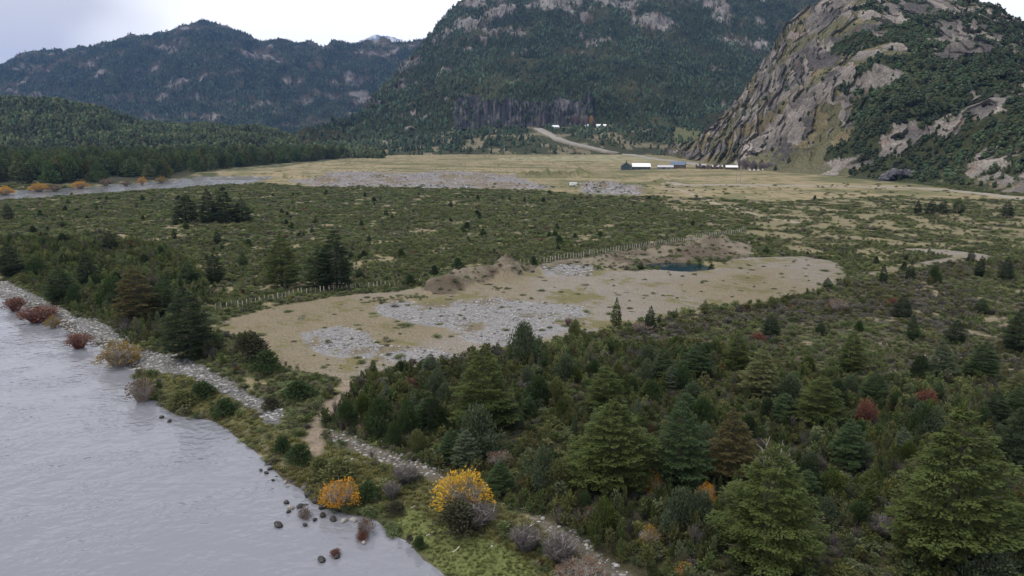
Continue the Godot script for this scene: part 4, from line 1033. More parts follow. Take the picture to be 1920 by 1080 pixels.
func make_plants() -> void:
	make_kinds()
	for p in PLANTS:
		plant(p[0], p[1], p[2], p[3], p[4], p[5], p[6])
	# those that nothing tells apart
	var n := 0
	while n < 150:
		var z := -48.0 - 150.0 * pow(rng.randf(), 1.1)
		var x := rng.randf_range(-0.25, 0.78) * -z
		if zone_at(x, z) != THICKET_LAND:
			continue
		var kind: String = ["E", "G", "G", "S"][rng.randi() % 4]
		var where := "in the nearest thicket below the front row of trees" if z > -68.0 else ("around the big layered evergreen in the thicket" if x < 14.0 else ("in the thicket behind the front row of trees" if x < 38.0 else "in the right-hand thicket behind the largest tree"))
		var h := rng.randf_range(1.6, 3.6)
		if z < -110.0:
			h *= 0.7
		plant(kind, x, z, h, h * (rng.randf_range(0.4, 0.55) if kind == "S" else rng.randf_range(0.7, 1.0)), [0, 1, 1, 2, 4, 4, 5][rng.randi() % 7], "young green %s %s" % [{"E": "tree", "G": "shrub", "S": "conifer"}[kind], where], "young growth " + where)
		n += 1
	n = 0
	while n < 170:
		var z := -135.0 - 240.0 * rng.randf()
		var x := rng.randf_range(-0.72, 0.6) * -z
		if zone_at(x, z) != HEATH:
			continue
		var h := rng.randf_range(0.9, 2.6)
		var slim := rng.randf() < 0.45
		var side := "on the river side of the lone grove" if x < -95.0 else ("between the grove and the gravel heap" if x < 5.0 else "behind the pond towards the farm")
		plant("S" if slim else "B", x, z, h, h * rng.randf_range(0.7, 1.2), rng.randi() % 2, "small dark %s dotted over the heath %s" % ["conifer" if slim else "bush", side], "dark bushes of the heath " + side)
		n += 1
	n = 0
	while n < 60:
		var z := -90.0 - 130.0 * rng.randf()
		var x := rng.randf_range(-0.78, -0.3) * -z
		if zone_at(x, z) != BANK:
			continue
		var h := rng.randf_range(1.5, 3.2)
		plant(["G", "G", "E"][rng.randi() % 3], x, z, h, h * rng.randf_range(0.8, 1.2), [0, 1, 1, 4, 2][rng.randi() % 5], "bushy green growth behind the cobble beach, one of many alike", "scrub behind the cobble beach")
		n += 1

# ---------------------------------------------------------------- countless small growth and stones
func make_small_growth() -> void:
	var forms := [bushy_crown(201, 7, 34, 0.16, 0.0, 0.0), bushy_crown(202, 8, 30, 0.15, 0.1, 0.0), bushy_crown(203, 6, 40, 0.17, 0.0, 0.0), twigs(204, 70, 0.012, 0.5, 2)]
	var sets := {}
	for key in ["heath", "thicket", "bank"]:
		sets[key] = []
		for f in forms.size():
			sets[key].append([[], PackedColorArray()])
	var dark := [Vector3(0.064, 0.085, 0.035), Vector3(0.086, 0.113, 0.042), Vector3(0.12, 0.128, 0.048), Vector3(0.125, 0.145, 0.082), Vector3(0.115, 0.113, 0.056)]
	var open := [Vector3(0.13, 0.158, 0.066), Vector3(0.097, 0.125, 0.054), Vector3(0.175, 0.185, 0.088), Vector3(0.15, 0.145, 0.1), Vector3(0.115, 0.142, 0.066)]
	var heather := [Vector3(0.13, 0.12, 0.115), Vector3(0.115, 0.12, 0.06), Vector3(0.09, 0.1, 0.045), Vector3(0.15, 0.135, 0.125), Vector3(0.14, 0.14, 0.065)]
	var z := -40.0
	while z > -440.0:
		var s := 0.72 if z > -100.0 else (0.9 if z > -200.0 else (1.35 if z > -300.0 else 2.0))
		var reach := -z * 0.8 + 12.0
		var x := -reach
		while x < reach:
			x += s
			var px := x + rng.randf_range(-0.5, 0.5) * s
			var pz := z + rng.randf_range(-0.5, 0.5) * s
			var zn := zone_at(px, pz)
			var chance := 0.0
			var key := "heath"
			var pal := open
			var h := 0.55
			match zn:
				HEATH:
					chance = 0.9 if n_mid.get_noise_2d(px * 1.3 + 50.0, pz * 1.3) < 0.28 else 0.25
				PATCHY_LAND:
					chance = 0.75 if n_mid.get_noise_2d(px * 1.3 + 50.0, pz * 1.3) < -0.05 else 0.1
				THICKET_LAND:
					chance = 0.97
					key = "thicket"
					pal = dark if n_low.get_noise_2d(px * 3.0, pz * 3.0) < 0.25 or pz > -75.0 else open
					h = 0.95
				RIGHT_HEATH:
					chance = 0.93 if n_mid.get_noise_2d(px * 1.3 + 50.0, pz * 1.3) < 0.28 else 0.4
					key = "thicket"
					pal = heather if n_low.get_noise_2d(px * 3.0, pz * 3.0) > -0.1 else open
					h = 0.55
				SOIL:
					chance = 0.14 if n_mid.get_noise_2d(px * 1.5, pz * 1.5) < 0.0 else 0.45
					h = 0.25
				BANK:
					chance = 0.97
					key = "bank"
					pal = dark if n_mid.get_noise_2d(px, pz) < 0.05 else open
					h = 1.15
				LOW_BANK:
					chance = 0.42 if n_mid.get_noise_2d(px * 2.0, pz * 2.0) < 0.1 else 0.12
					key = "bank"
					pal = open
					h = 0.4
				FAR_MEADOW:
					chance = 0.03
				BARE_LAND:
					chance = 0.03 + (0.4 if n_mid.get_noise_2d(px * 0.8 + 11.0, pz * 0.8) > 0.26 and px < 12.0 else 0.0)
					h = 0.25
				STONES:
					chance = 0.02
					h = 0.3
				FAR_STONES:
					chance = 0.05
			if rng.randf() > chance:
				continue
			var f := rng.randi() % 3
			var c: Vector3 = pal[rng.randi() % 5]
			var patch := n_low.get_noise_2d(px * 4.0 + 90.0, pz * 4.0)
			var roll := rng.randf()
			if roll < 0.05 + 0.3 * maxf(patch, 0.0):
				c = Vector3(0.1, 0.088, 0.085)
				f = 3 if roll < 0.03 or patch > 0.25 else f
			elif roll > 0.993:
				c = Vector3(0.12, 0.06, 0.042)
			var wide := s * (0.8 + 1.8 * pow(rng.randf(), 2.0)) * (1.0 + 0.5 * n_mid.get_noise_2d(px * 2.0, pz * 2.0))
			var hh := h * (0.5 + 1.5 * pow(rng.randf(), 2.2)) * (1.0 + 0.5 * patch)
			c *= rng.randf_range(0.75, 1.3)
			sets[key][f][0].append(Transform3D(Basis(Vector3.UP, rng.randf() * TAU).scaled(Vector3(wide, hh, wide * rng.randf_range(0.8, 1.2))), Vector3(px, ground_height(px, pz) - 0.05, pz)))
			sets[key][f][1].append(Color(c.x, c.y, c.z))
		z -= s
	var names := {"heath": ["heath_scrub", "low olive heath covering the flat land behind the fence"], "thicket": ["thicket_undergrowth", "dense dark undergrowth filling the foreground thicket"], "bank": ["bank_undergrowth", "low green undergrowth along the river bank"]}
	for key in sets:
		for f in forms.size():
			scatter(names[key][0], forms[f], mats.leaf if f < 3 else mats.plain_tint, sets[key][f][0], sets[key][f][1], names[key][1], "undergrowth")
	# cobbles
	var stones := [stone_mesh(301, 0.6), stone_mesh(302, 0.75), stone_mesh(303, 0.5)]
	var beds := [[SHALLOWS, 1.6, 0.12, 0.7, "dark wet stones of the shallow shore point", 2.0], [BEACH, 14.0, 0.14, 0.55, "pale cobbles of the river beach", 0.3], [PATH_A, 16.0, 0.1, 0.42, "pale cobbles strewn along the trail above the river", 0.5], [PATH_B, 13.0, 0.1, 0.42, "white cobbles along the lower trail at the bottom edge", 0.6], [GRAVEL_A, 5.0, 0.12, 0.5, "grey stones of the large gravel patch in the field", 1.0], [GRAVEL_B, 5.5, 0.12, 0.5, "grey stones of the smaller gravel patch in the field", 1.0], [GRAVEL_C, 4.0, 0.15, 0.7, "heap of grey stones beside the pond", 0.5], [FARGRAVEL, 0.14, 0.3, 1.5, "pale stones of the distant gravel pit", 1.5], [FARGRAVEL_B, 0.6, 0.4, 1.6, "heap of grey stones at the distant gravel pit", 0.6], [BARE, 0.06, 0.1, 0.4, "stray stones lying on the bare field", 1.2], [LOWBANK, 0.5, 0.1, 0.35, "stray stones on the grassy river bank", 1.2]]
	for bed in beds:
		var r := Rect2(bed[0][0], Vector2.ZERO)
		for q in bed[0]:
			r = r.expand(q)
		var pl := [[], [], []]
		var ti := [PackedColorArray(), PackedColorArray(), PackedColorArray()]
		for k in int(r.get_area() * bed[1]):
			var p := Vector2(rng.randf_range(r.position.x, r.end.x), rng.randf_range(r.position.y, r.end.y))
			var wob := Vector2(n_mid.get_noise_2d(p.x * 3.0, p.y * 3.0), n_mid.get_noise_2d(p.y * 3.0, p.x * 3.0)) * 1.6
			if not Geometry2D.is_point_in_polygon(p + wob, bed[0]) or rng.randf() < 0.35 + float(bed[5]) * n_mid.get_noise_2d(p.x * 1.5 + 20.0, p.y * 1.5):
				continue
			var s := lerpf(bed[2], bed[3], pow(rng.randf(), 2.6))
			var v := rng.randf_range(0.12, 0.36)
			if bed[0] == SHALLOWS:
				v *= 0.35
			var f := rng.randi() % 3
			pl[f].append(Transform3D(Basis.from_euler(Vector3(rng.randf_range(-0.3, 0.3), rng.randf() * TAU, rng.randf_range(-0.3, 0.3))).scaled(Vector3(s * 1.25, s, s * rng.randf_range(0.8, 1.1))), Vector3(p.x, maxf(ground_height(p.x, p.y) + s * 0.1, -0.12), p.y)))
			ti[f].append(Color(v, v * 0.985, v * rng.randf_range(0.94, 1.0)))
		for f in 3:
			scatter("cobbles", stones[f], mats.plain_tint, pl[f], ti[f], bed[4], "stones")
	# grass tufts of the lawn and of the low bank
	var tuft := Leaves.new()
	for k in 26:
		var an := rng.randf() * TAU
		var d := Vector3(cos(an), 0, sin(an))
		tuft.add(d * rng.randf() * 0.35, (d * rng.randf_range(0.1, 0.8) + Vector3.UP).normalized(), d, rng.randf_range(0.6, 1.0), 0.1, leaf_tone(rng, 0.25))
	var tm := soft_mesh(tuft.v, tuft.c)
	var gp := []
	var gc := PackedColorArray()
	for k in 26000:
		var zz := -42.0 - 60.0 * pow(rng.randf(), 1.5)
		var xx := rng.randf_range(-0.55, 0.15) * -zz
		var zn := zone_at(xx, zz)
		if zn != LAWN and zn != LOW_BANK:
			continue
		var s := rng.randf_range(0.07, 0.2) * (1.0 if zn == LAWN else 2.0)
		gp.append(Transform3D(Basis(Vector3.UP, rng.randf() * TAU).scaled(Vector3(s * 1.6, s, s * 1.6)), Vector3(xx, ground_height(xx, zz), zz)))
		var v := rng.randf_range(0.75, 1.25)
		gc.append(Color(0.14 * v, 0.163 * v, 0.058 * v) if zn == LAWN else Color(0.2 * v, 0.19 * v, 0.085 * v))
	scatter("grass", tm, mats.leaf, gp, gc, "short bright green grass on the river bank", "grass")

func make_woods() -> void:
	var forms := [bushy_crown(401, 15, 90, 0.1, 0.2, 0.0), bushy_crown(402, 15, 90, 0.1, 0.35, 0.0), layered_crown(403, 11, 0.6, 0.1, 0.7)]
	var pl := []
	var ti := PackedColorArray()
	var r := Rect2(WOODFRONT[0], Vector2.ZERO)
	for q in WOODFRONT:
		r = r.expand(q)
	var n := 0
	while n < 3800:
		var p := Vector2(rng.randf_range(r.position.x, r.end.x), rng.randf_range(maxf(r.position.y, -950.0), r.end.y))
		if not Geometry2D.is_point_in_polygon(p, WOODFRONT):
			n += 1
			continue
		n += 1
		var h := rng.randf_range(9.0, 16.0)
		pl.append(Transform3D(Basis(Vector3.UP, rng.randf() * TAU).scaled(Vector3(h * rng.randf_range(0.75, 1.05), h, h * rng.randf_range(0.75, 1.05))), Vector3(p.x, 1.8, p.y)))
		var v := rng.randf_range(0.6, 1.35)
		ti.append(Color(0.08 * v * rng.randf_range(0.8, 1.3), 0.105 * v, 0.046 * v))
	split_scatter("woods", forms, mats.leaf, [pl, ti], "dark green woods on the flat across the far river bend", "woods")

# ---------------------------------------------------------------- fence, roads, buildings, odds and ends
func make_fence(line: PackedVector2Array, gap: float, tall: float, lean: float, label: String, wires: bool) -> void:
	var mid := line[line.size() / 2]
	var o := thing("post_fence", label, "fence", Vector3(line[0].x, ground_height(line[0].x, line[0].y), line[0].y))
	var forms := []
	for k in 4:
		var L := Leaves.new()
		var r := rng.randf_range(0.075, 0.11)
		L.stick(Vector3(0, -0.4, 0), Vector3(rng.randf_range(-0.05, 0.05), 0.6, 0), r, r * 0.95, Color.WHITE)
		L.stick(Vector3(0.0, 0.55, 0), Vector3(rng.randf_range(-0.06, 0.06), 1.0, 0), r * 0.95, r * 0.85, Color.WHITE)
		forms.append(soft_mesh(L.v, L.c))
	var tops := PackedVector3Array()
	var run := 0.0
	for i in line.size() - 1:
		var a := line[i]
		var b := line[i + 1]
		var l := a.distance_to(b)
		while run < l:
			var p := a.lerp(b, run / l)
			var at := Vector3(p.x, ground_height(p.x, p.y), p.y)
			part(o, "post", forms[rng.randi() % 4], mats.pale_wood if rng.randf() < 0.7 else mats.grey_wood, at - o.position, Vector3(rng.randf_range(-lean, lean), rng.randf() * TAU, rng.randf_range(-lean, lean)), Vector3(1, tall * rng.randf_range(0.8, 1.15), 1))
			tops.append(at - o.position)
			run += gap * rng.randf_range(0.85, 1.2)
		run -= l
	if wires:
		for w in 3:
			var L := Leaves.new()
			for i in tops.size() - 1:
				var up := Vector3(0, tall * (0.3 + 0.25 * w), 0)
				L.stick(tops[i] + up, tops[i + 1] + up, 0.006, 0.006, Color.WHITE)
			part(o, "wire", soft_mesh(L.v, L.c), mats.wire)

func ribbon(pts: PackedVector3Array, wide: float, col: Vector3, drape: bool) -> ArrayMesh:
	var v := PackedVector3Array()
	var c := PackedColorArray()
	var rows := 0
	var n := (pts.size() - 1) * 14
	for i in n + 1:
		var p := along(pts, float(i) / n)
		var q := along(pts, minf(float(i + 1) / n, 1.0)) - along(pts, maxf(float(i - 1) / n, 0.0))
		var side := Vector3(-q.z, 0, q.x).normalized()
		for k in 7:
			var bank := k == 0 or k == 6
			var at := p + side * wide * (clampf((k - 1) / 4.0, -0.3, 1.3) - 0.5) * (1.0 + 0.25 * n_mid.get_noise_2d(p.x + k * 40.0, p.z))
			if drape:
				at.y = ground_height(at.x, at.z) + (-0.1 if bank else 0.12)
			else:
				at.y = maxf(at.y, ground_height(at.x, at.z) + 0.15) - (4.5 if bank else 0.0)
			v.append(at)
			var s := 1.0 + 0.2 * n_fine.get_noise_2d(at.x, at.z)
			c.append(Color(col.x * s, col.y * s, col.z * s) if not bank else Color(0.15 * s, 0.13 * s, 0.085 * s))
		rows += 1
	return grid_mesh(v, c, 7, rows, true)

func flat_line(l: PackedVector2Array) -> PackedVector3Array:
	var o := PackedVector3Array()
	for p in l:
		o.append(Vector3(p.x, 0, p.y))
	return o

func box(x: float, y: float, z: float) -> BoxMesh:
	var b := BoxMesh.new()
	b.size = Vector3(x, y, z)
	return b

func gable(long: float, deep: float, wall: float, rise: float) -> ArrayMesh:
	var v := PackedVector3Array()
	var a := long / 2
	var b := deep / 2
	var q := func(p0: Vector3, p1: Vector3, p2: Vector3, p3: Vector3) -> void:
		v.append_array(PackedVector3Array([p0, p1, p2, p0, p2, p3]))
	for s in [-1.0, 1.0]:
		q.call(Vector3(-a, 0, b * s), Vector3(-a, wall, b * s), Vector3(a, wall, b * s), Vector3(a, 0, b * s))
		q.call(Vector3(a * s, 0, -b), Vector3(a * s, wall, -b), Vector3(a * s, wall, b), Vector3(a * s, 0, b))
		v.append_array(PackedVector3Array([Vector3(a * s, wall, -b), Vector3(a * s, wall + rise, 0), Vector3(a * s, wall, b)]))
	return soft_mesh(v)

func building(called: String, label: String, at: Vector3, turn: float, long: float, deep: float, wall: float, rise: float, wall_mat: Material, roof_mat: Material, windows: int, chimney := false) -> void:
	var o := thing(called, label, "building", at, turn)
	part(o, "wall", gable(long, deep, wall, rise), wall_mat)
	var slope := sqrt(rise * rise + deep * deep / 4.0)
	var tilt := atan2(rise, deep / 2.0)
	for s in [-1.0, 1.0]:
		part(o, "roof", box(long + 0.8, 0.14, slope + 0.6), roof_mat, Vector3(0, wall + rise / 2.0 + 0.08, s * (deep / 4.0 + 0.12)), Vector3(s * tilt, 0, 0))
	part(o, "door", box(1.1, 2.1, 0.08), mats.bark, Vector3(-long * 0.1, 1.05, deep / 2 + 0.05))
	for k in windows:
		var wn := part(o, "window", box(1.2, 1.1, 0.06), mats.pale_wood, Vector3(lerpf(-long * 0.4, long * 0.4, (k + 0.5) / windows), wall * 0.55, deep / 2 + 0.04))
		part(wn, "pane", box(1.0, 0.9, 0.03), mats.pond, Vector3(0, 0, 0.04))
		part(o, "window", box(0.06, 1.0, 1.1), mats.wet_stone, Vector3(-long / 2 - 0.04, wall * 0.55, lerpf(-deep * 0.25, deep * 0.25, (k + 0.5) / windows)))
	if chimney:
		part(o, "chimney", box(0.8, 1.8, 0.8), mats.wet_stone, Vector3(long * 0.2, wall + rise + 0.4, 0.2))

func on_ground(x: float, z: float) -> Vector3:
	return Vector3(x, ground_height(x, z), z)

func bare_tree(at: Vector3, h: float, w: float, mat: Material, label: String, group := "") -> void:
	var o := thing("bare_poplar", label, "tree", at, rng.randf() * TAU, group)
	part(o, "trunk", bare_forms[0], mats.grey_wood, Vector3.ZERO, Vector3.ZERO, Vector3(w, h, w))
	part(o, "crown", bare_forms[1], mat, Vector3.ZERO, Vector3.ZERO, Vector3(w, h, w))

var bare_forms := []

func make_places() -> void:
	make_fence(FENCE_A, 0.85, 1.25, 0.07, "pale post fence along the tan field below the two big trees", true)
	make_fence(FENCE_B, 0.95, 1.3, 0.07, "pale post fence along the heath behind the pond and gravel heap", true)
	make_fence(FENCE_C, 1.9, 1.4, 0.2, "few leaning pale posts left among the river bank scrub", false)
	structure("road", ribbon(flat_line(ROAD), 8.0, Vector3(0.34, 0.31, 0.26), true), mats.road, "pale gravel road along the foot of the rocky hill", "road")
	structure("track", ribbon(flat_line(TRACK), 3.5, Vector3(0.36, 0.31, 0.23), true), mats.road, "faint tan track leading from the gravel pit onto the heath", "track")
	var hr := HILLROAD.duplicate()
	for i in hr.size():
		hr[i].y += 0.9
	structure("road", ribbon(hr, 15.0, Vector3(0.34, 0.32, 0.29), false), mats.road, "pale road climbing the forested slope behind the meadow", "road")
	var white := flat(0.72, 0.74, 0.76, 0.4)
	var teal := flat(0.05, 0.075, 0.085, 0.7)
	var slate := flat(0.16, 0.18, 0.21, 0.5)
	var blue := flat(0.1, 0.14, 0.19, 0.45)
	var tin := flat(0.42, 0.42, 0.44, 0.45)
	var brown := flat(0.1, 0.075, 0.06, 0.8)
	building("farmhouse", "small dark gabled farmhouse beside the long white-roofed shed", on_ground(97, -614), 1.45, 9, 8.5, 3.2, 3.0, teal, teal, 2, true)
	building("long_shed", "long white-roofed shed right behind the dark farmhouse", on_ground(111, -622), -0.06, 15, 10, 2.6, 2.6, teal, white, 4)
	building("grey_shed", "low grey shed between the white-roofed shed and the blue barn", on_ground(132.6, -625), -0.1, 13, 6, 1.8, 1.4, slate, tin, 2)
	building("barn", "blue-roofed barn with a dark gable end in the farmyard", on_ground(146, -634), -0.35, 12, 8, 3.2, 2.4, brown, blue, 2)
	building("small_shed", "pale-roofed shed nearest the barn among bare trees", on_ground(166, -634), 0.1, 7.5, 5, 2.2, 1.3, brown, tin, 1)
	building("small_shed", "middle pale-roofed shed among the bare farmyard trees", on_ground(178, -627), -0.1, 8.5, 5, 2.0, 1.2, brown, tin, 1)
	building("small_shed", "white-roofed shed at the end of the farmyard by the hedge row", on_ground(188, -618), -0.25, 9.5, 5, 2.0, 1.3, brown, white, 1)
	building("far_house", "far white roof nearest the top of the climbing road", BENCH.a + Vector3(0, 0.3, 8), 0.5, 12, 8, 2.5, 2.6, white, white, 2)
	building("far_house", "far white-roofed house left of the orange poplar", BENCH.b + Vector3(0, 0.3, 8), -0.1, 7, 6, 2.5, 2.4, white, white, 1)
	building("far_house", "far long white-roofed house right of the orange poplar", BENCH.c + Vector3(0, 0.3, 8), 0.05, 17, 8, 2.5, 2.4, white, white, 3)
	bare_forms = [trunk_mesh(501, 0.05, 1, 0.9), twigs(502, 130, 0.012, 0.4, 4)]
	bare_tree(BENCH.p1 + Vector3(0, 0, 4), 24, 9, flat(0.36, 0.2, 0.06), "slender orange poplar between the far white houses")
	for k in 9:
		var at: Vector3 = BENCH.p2.lerp(BENCH.p1, k / 8.0 * 1.1 - 0.35) + Vector3(rng.randf_range(-3, 3), 0.5, -6 + rng.randf_range(-4, 4))
		bare_tree(at, rng.randf_range(18, 26), rng.randf_range(8, 12), flat(0.2, 0.17, 0.165), "grey leafless poplar in the row before the dark cliff", "grey poplars before the cliff")
	bare_tree(BENCH.p4 + Vector3(0, 0, 0), 22, 12, flat(0.2, 0.17, 0.165), "grey leafless tree standing alone at the top of the climbing road")
	for k in 16:
		bare_tree(on_ground(160 + k * 1.9, -628 + rng.randf_range(-6, 8)), rng.randf_range(3, 6), rng.randf_range(3, 5), flat(0.2, 0.16, 0.145), "brown leafless tree among the farmyard sheds", "leafless trees of the farmyard")
	for k in 22:
		bare_tree(on_ground(193 + k * 1.9, -612 + rng.randf_range(-3, 3) + k * 0.5), rng.randf_range(7, 11) * (1.0 - k * 0.018), rng.randf_range(4, 6), flat(0.2, 0.175, 0.175), "purple-grey leafless tree of the hedge row beside the farmyard", "hedge row of leafless trees")
	for k in 7:
		var hive := thing("beehive", "small white box in the row under the leafless hedge", "box", on_ground(198 + k * 3.6, -601), 0.1 * k, "white boxes under the hedge row")
		part(hive, "body", box(1.1, 1.2, 0.9), white, Vector3(0, 0.6, 0))
		part(hive, "lid", box(1.25, 0.14, 1.05), tin, Vector3(0, 1.27, 0))
	# utility poles
	for k in 2:
		var pole := thing("utility_pole", ["left wooden utility pole on the meadow before the farm", "right wooden utility pole on the meadow before the farm"][k], "pole", on_ground(138.5 + k * 2.4, -444), 0.3)
		var cy := CylinderMesh.new()
		cy.top_radius = 0.11
		cy.bottom_radius = 0.16
		cy.height = 8.4
		part(pole, "shaft", cy, mats.grey_wood, Vector3(0, 4.1, 0))
		part(pole, "crossarm", box(1.8, 0.14, 0.12), mats.grey_wood, Vector3(0, 7.7, 0.16))
	# white trailer at the gravel pit
	var tr := thing("trailer", "small white box trailer at the foot of the distant gravel heap", "trailer", on_ground(36, -421), 0.2)
	part(tr, "body", box(4.2, 1.7, 2.0), white, Vector3(0, 1.45, 0))
	part(tr, "drawbar", box(1.4, 0.12, 0.12), mats.wet_stone, Vector3(-2.8, 0.65, 0))
	for s in [-1.0, 1.0]:
		var wheel := CylinderMesh.new()
		wheel.top_radius = 0.42
		wheel.bottom_radius = 0.42
		wheel.height = 0.24
		part(tr, "wheel", wheel, mats.wet_stone, Vector3(0.3, 0.42, s * 1.0), Vector3(PI / 2, 0, 0))
	# grotto
	var gr := thing("rock_grotto", "dark hollowed boulder with a white figure inside at the rocky hill's foot", "grotto", on_ground(249, -462), -0.5)
	var L := Leaves.new()
	var prev := []
	for i in 15:
		var t := i / 14.0
		var an := PI * t
		var ring := []
		for k in 7:
			var bend := TAU * k / 7.0
			var rr := 2.8 + 2.6 * n_fine.get_noise_2d(i * 37.0, k * 53.0)
			var rad := 6.6 + cos(bend) * rr + 2.0 * n_fine.get_noise_2d(i * 11.0, 5.0)
			ring.append(Vector3(-cos(an) * rad * 1.15, maxf(sin(an) * rad * 0.8, -0.3) - 0.2, sin(bend) * rr * 1.3))
		if i > 0:
			for k in 7:
				var n := (k + 1) % 7
				L.v.append_array(PackedVector3Array([prev[k], ring[k], prev[n], prev[n], ring[k], ring[n]]))
				for q in 6:
					L.c.append(Color(0.1, 0.1, 0.115))
		prev = ring
	part(gr, "arch", soft_mesh(L.v, L.c), mats.rock)
	part(gr, "back", stone_mesh(601, 0.9), flat(0.05, 0.05, 0.055), Vector3(0, 2.4, -4.0), Vector3.ZERO, Vector3(13, 9, 6))
	for k in 9:
		var an := PI * (k + 0.5) / 9.0
		part(gr, "boulder", stone_mesh(610 + k, 0.7), flat(0.11, 0.105, 0.11), Vector3(-cos(an) * 10.5, sin(an) * 5.6, -1.5 - 1.5 * (k % 2)), Vector3(0.4 * k, k, 0.3 * k), Vector3(6.5, 5, 6) * (0.8 + 0.12 * (k % 4)))
	var fig := Leaves.new()
	fig.stick(Vector3.ZERO, Vector3(0, 1.6, 0), 0.55, 0.4, Color.WHITE)
	fig.stick(Vector3(0, 1.6, 0), Vector3(0, 2.3, 0), 0.4, 0.1, Color.WHITE)
	var st := thing("white_figure", "small white figure standing in the dark rock grotto", "statue", on_ground(249.4, -460.6))
	part(st, "body", soft_mesh(fig.v, fig.c), white)
	part(st, "pedestal", box(1.3, 0.5, 1.0), mats.stone, Vector3(0, 0.2, 0))
	# rocks in the stream
	var forms := [stone_mesh(701, 0.7), stone_mesh(702, 0.85), stone_mesh(703, 0.6)]
	for b in BOULDERS:
		var o := part(self, "river_rock", forms[rng.randi() % 3], mats.wet_stone if rng.randf() < 0.75 else mats.grey_wood, Vector3(b[0], 0.1, b[1]), Vector3(rng.randf_range(-0.2, 0.2), rng.randf() * TAU, rng.randf_range(-0.2, 0.2)), Vector3(b[2] * 1.15, b[2], b[2]))
		tag(o, b[3], "rock", "rocks in the shallows")
	for b in DEADWOOD:
		var o := thing("dead_branch", b[4], "branch", on_ground(b[1 - 1], b[1]), b[3])
		var s := Leaves.new()
		var l: float = b[2]
		s.stick(Vector3(-l / 2, 0.1, 0), Vector3(0, 0.22, l * 0.1), 0.04, 0.03, Color.WHITE)
		s.stick(Vector3(0, 0.22, l * 0.1), Vector3(l / 2, 0.3, -l * 0.05), 0.03, 0.012, Color.WHITE)
		part(o, "stem", soft_mesh(s.v, s.c), mats.dead_wood)
		var s2 := Leaves.new()
		s2.stick(Vector3(0, 0.22, l * 0.1), Vector3(l * 0.25, 0.45, l * 0.3), 0.035, 0.012, Color.WHITE)
		part(o, "fork", soft_mesh(s2.v, s2.c), mats.dead_wood)

func make_water() -> void:
	var pm := PlaneMesh.new()
	pm.size = Vector2(900, 900)
	var w := structure("river", pm, mats.water, "wide grey rippled river reflecting the overcast sky", "river")
	w.position = Vector3(-430, 0, -250)
	var pp := PlaneMesh.new()
	pp.size = pond_size * 2.4
	var p := structure("pond", pp, mats.pond, "small dark teal pond in the excavated pit", "pond")
	p.position = Vector3(pond_centre.x, 1.45, pond_centre.y)

func make_sky() -> ImageTexture:
	var im := Image.create(512, 256, false, Image.FORMAT_RGBF)
	var n := FastNoiseLite.new()
	n.seed = 299
	n.frequency = 1.3
	n.fractal_octaves = 5
	for y in 256:
		var el := (0.5 - (y + 0.5) / 256.0) * PI
		for x in 512:
			var az := (x + 0.5) / 512.0 * TAU
			var d := Vector3(cos(el) * sin(az), sin(el), -cos(el) * cos(az))
			var k := clampf(n.get_noise_3d(d.x, d.y * 2.4, d.z) * 1.5 + 0.5, 0.0, 1.0)
			var up := clampf(sin(el) * 1.6, 0.0, 1.0)
			var bright := Vector3(0.9, 0.885, 0.9).lerp(Vector3(0.68, 0.68, 0.7), smoothstep(0.15, 0.6, up))
			var grey := Vector3(0.47, 0.455, 0.5).lerp(Vector3(0.45, 0.47, 0.53), up)
			var c := bright.lerp(grey, clampf((k - 0.4) * 1.9, 0.0, 1.0))
			if el < 0.0:
				c = Vector3(0.2, 0.2, 0.19)
			im.set_pixel(x, y, Color(c.x, c.y, c.z))
	return ImageTexture.create_from_image(im)

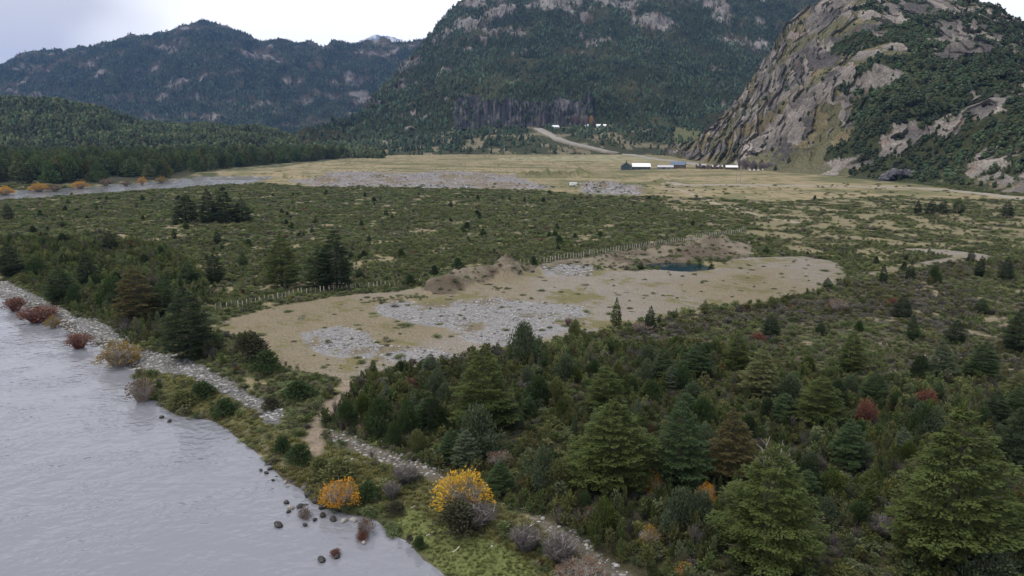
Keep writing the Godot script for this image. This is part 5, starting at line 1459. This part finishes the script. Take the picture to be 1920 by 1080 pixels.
func _ready() -> void:
	# camera
	var cam := Camera3D.new()
	cam.name = "camera"
	cam.position = Vector3(0, 32, 0)
	cam.rotation_degrees = Vector3(-12.2, 0, 0)
	cam.fov = 44.0
	cam.near = 0.5
	cam.far = 20000.0
	cam.current = true
	add_child(cam)
	# sky, haze and exposure
	var env := Environment.new()
	env.background_mode = Environment.BG_SKY
	var sky := Sky.new()
	var pano := PanoramaSkyMaterial.new()
	pano.panorama = make_sky()
	sky.sky_material = pano
	env.sky = sky
	env.tonemap_mode = Environment.TONE_MAPPER_LINEAR
	env.tonemap_exposure = 1.7
	env.fog_enabled = true
	env.fog_density = 0.00005
	env.fog_light_color = Color(0.52, 0.72, 1.0)
	env.sdfgi_enabled = true
	env.ssao_enabled = true
	env.ssil_enabled = true
	var we := WorldEnvironment.new()
	we.name = "environment"
	we.environment = env
	add_child(we)
	# veiled sun
	var sun := DirectionalLight3D.new()
	sun.name = "sun"
	sun.light_energy = 0.5
	sun.light_angular_distance = 38.0
	sun.light_color = Color(1.0, 0.97, 0.93)
	sun.rotation_degrees = Vector3(-62, -70, 0)
	sun.shadow_enabled = true
	add_child(sun)
	# noise and land tables
	rng.seed = 20240
	n_low.seed = 1
	n_low.frequency = 0.01
	n_low.fractal_octaves = 3
	n_mid.seed = 2
	n_mid.frequency = 0.05
	n_mid.fractal_octaves = 4
	n_fine.seed = 3
	n_fine.frequency = 0.35
	n_fine.fractal_octaves = 3
	n_ridge.seed = 4
	n_ridge.frequency = 0.02
	n_ridge.fractal_type = FastNoiseLite.FRACTAL_RIDGED
	n_ridge.fractal_octaves = 4
	for i in 4000:
		var a := -40.0 + i * 0.5
		var k := 0
		while k < SHORE.size() - 2 and SHORE[k + 1].x < a:
			k += 1
		shore_table.append(lerpf(SHORE[k].y, SHORE[k + 1].y, clampf((a - SHORE[k].x) / (SHORE[k + 1].x - SHORE[k].x), 0.0, 1.0)))
	var pr := Rect2(POND[0], Vector2.ZERO)
	for q in POND:
		pr = pr.expand(q)
	pond_centre = pr.get_center()
	pond_size = pr.size * Vector2(0.4, 0.45)
	for e in [[GREEN, LAWN], [BEACH, SHINGLE], [PATH_A, TRAIL], [PATH_B, TRAIL], [DIRT, DIRT_PATH], [GRAVEL_A, STONES], [GRAVEL_B, STONES], [GRAVEL_C, STONES], [SOIL_A, SOIL], [SOIL_B, SOIL], [GREEN_B, LOW_BANK], [BARE, BARE_LAND], [LOOP, BARE_LAND], [FARGRAVEL, FAR_STONES], [FARGRAVEL_B, FAR_STONES], [PALEGRASS, PALE], [MEADOW, FAR_MEADOW], [LOWBANK, LOW_BANK], [RIGHTHEATH, RIGHT_HEATH], [THICKET, THICKET_LAND], [BANKSCRUB, BANK], [PATCHY, PATCHY_LAND], [WOODFRONT, WOOD]]:
		add_zone(e[0], e[1])
	make_materials()
	var t0 := Time.get_ticks_msec()
	make_ground()
	print("ground ", Time.get_ticks_msec() - t0)
	make_water()
	make_hills()
	print("hills ", Time.get_ticks_msec() - t0)
	make_woods()
	make_places()
	print("places ", Time.get_ticks_msec() - t0)
	make_plants()
	print("plants ", Time.get_ticks_msec() - t0)
	make_small_growth()
	print("growth ", Time.get_ticks_msec() - t0)
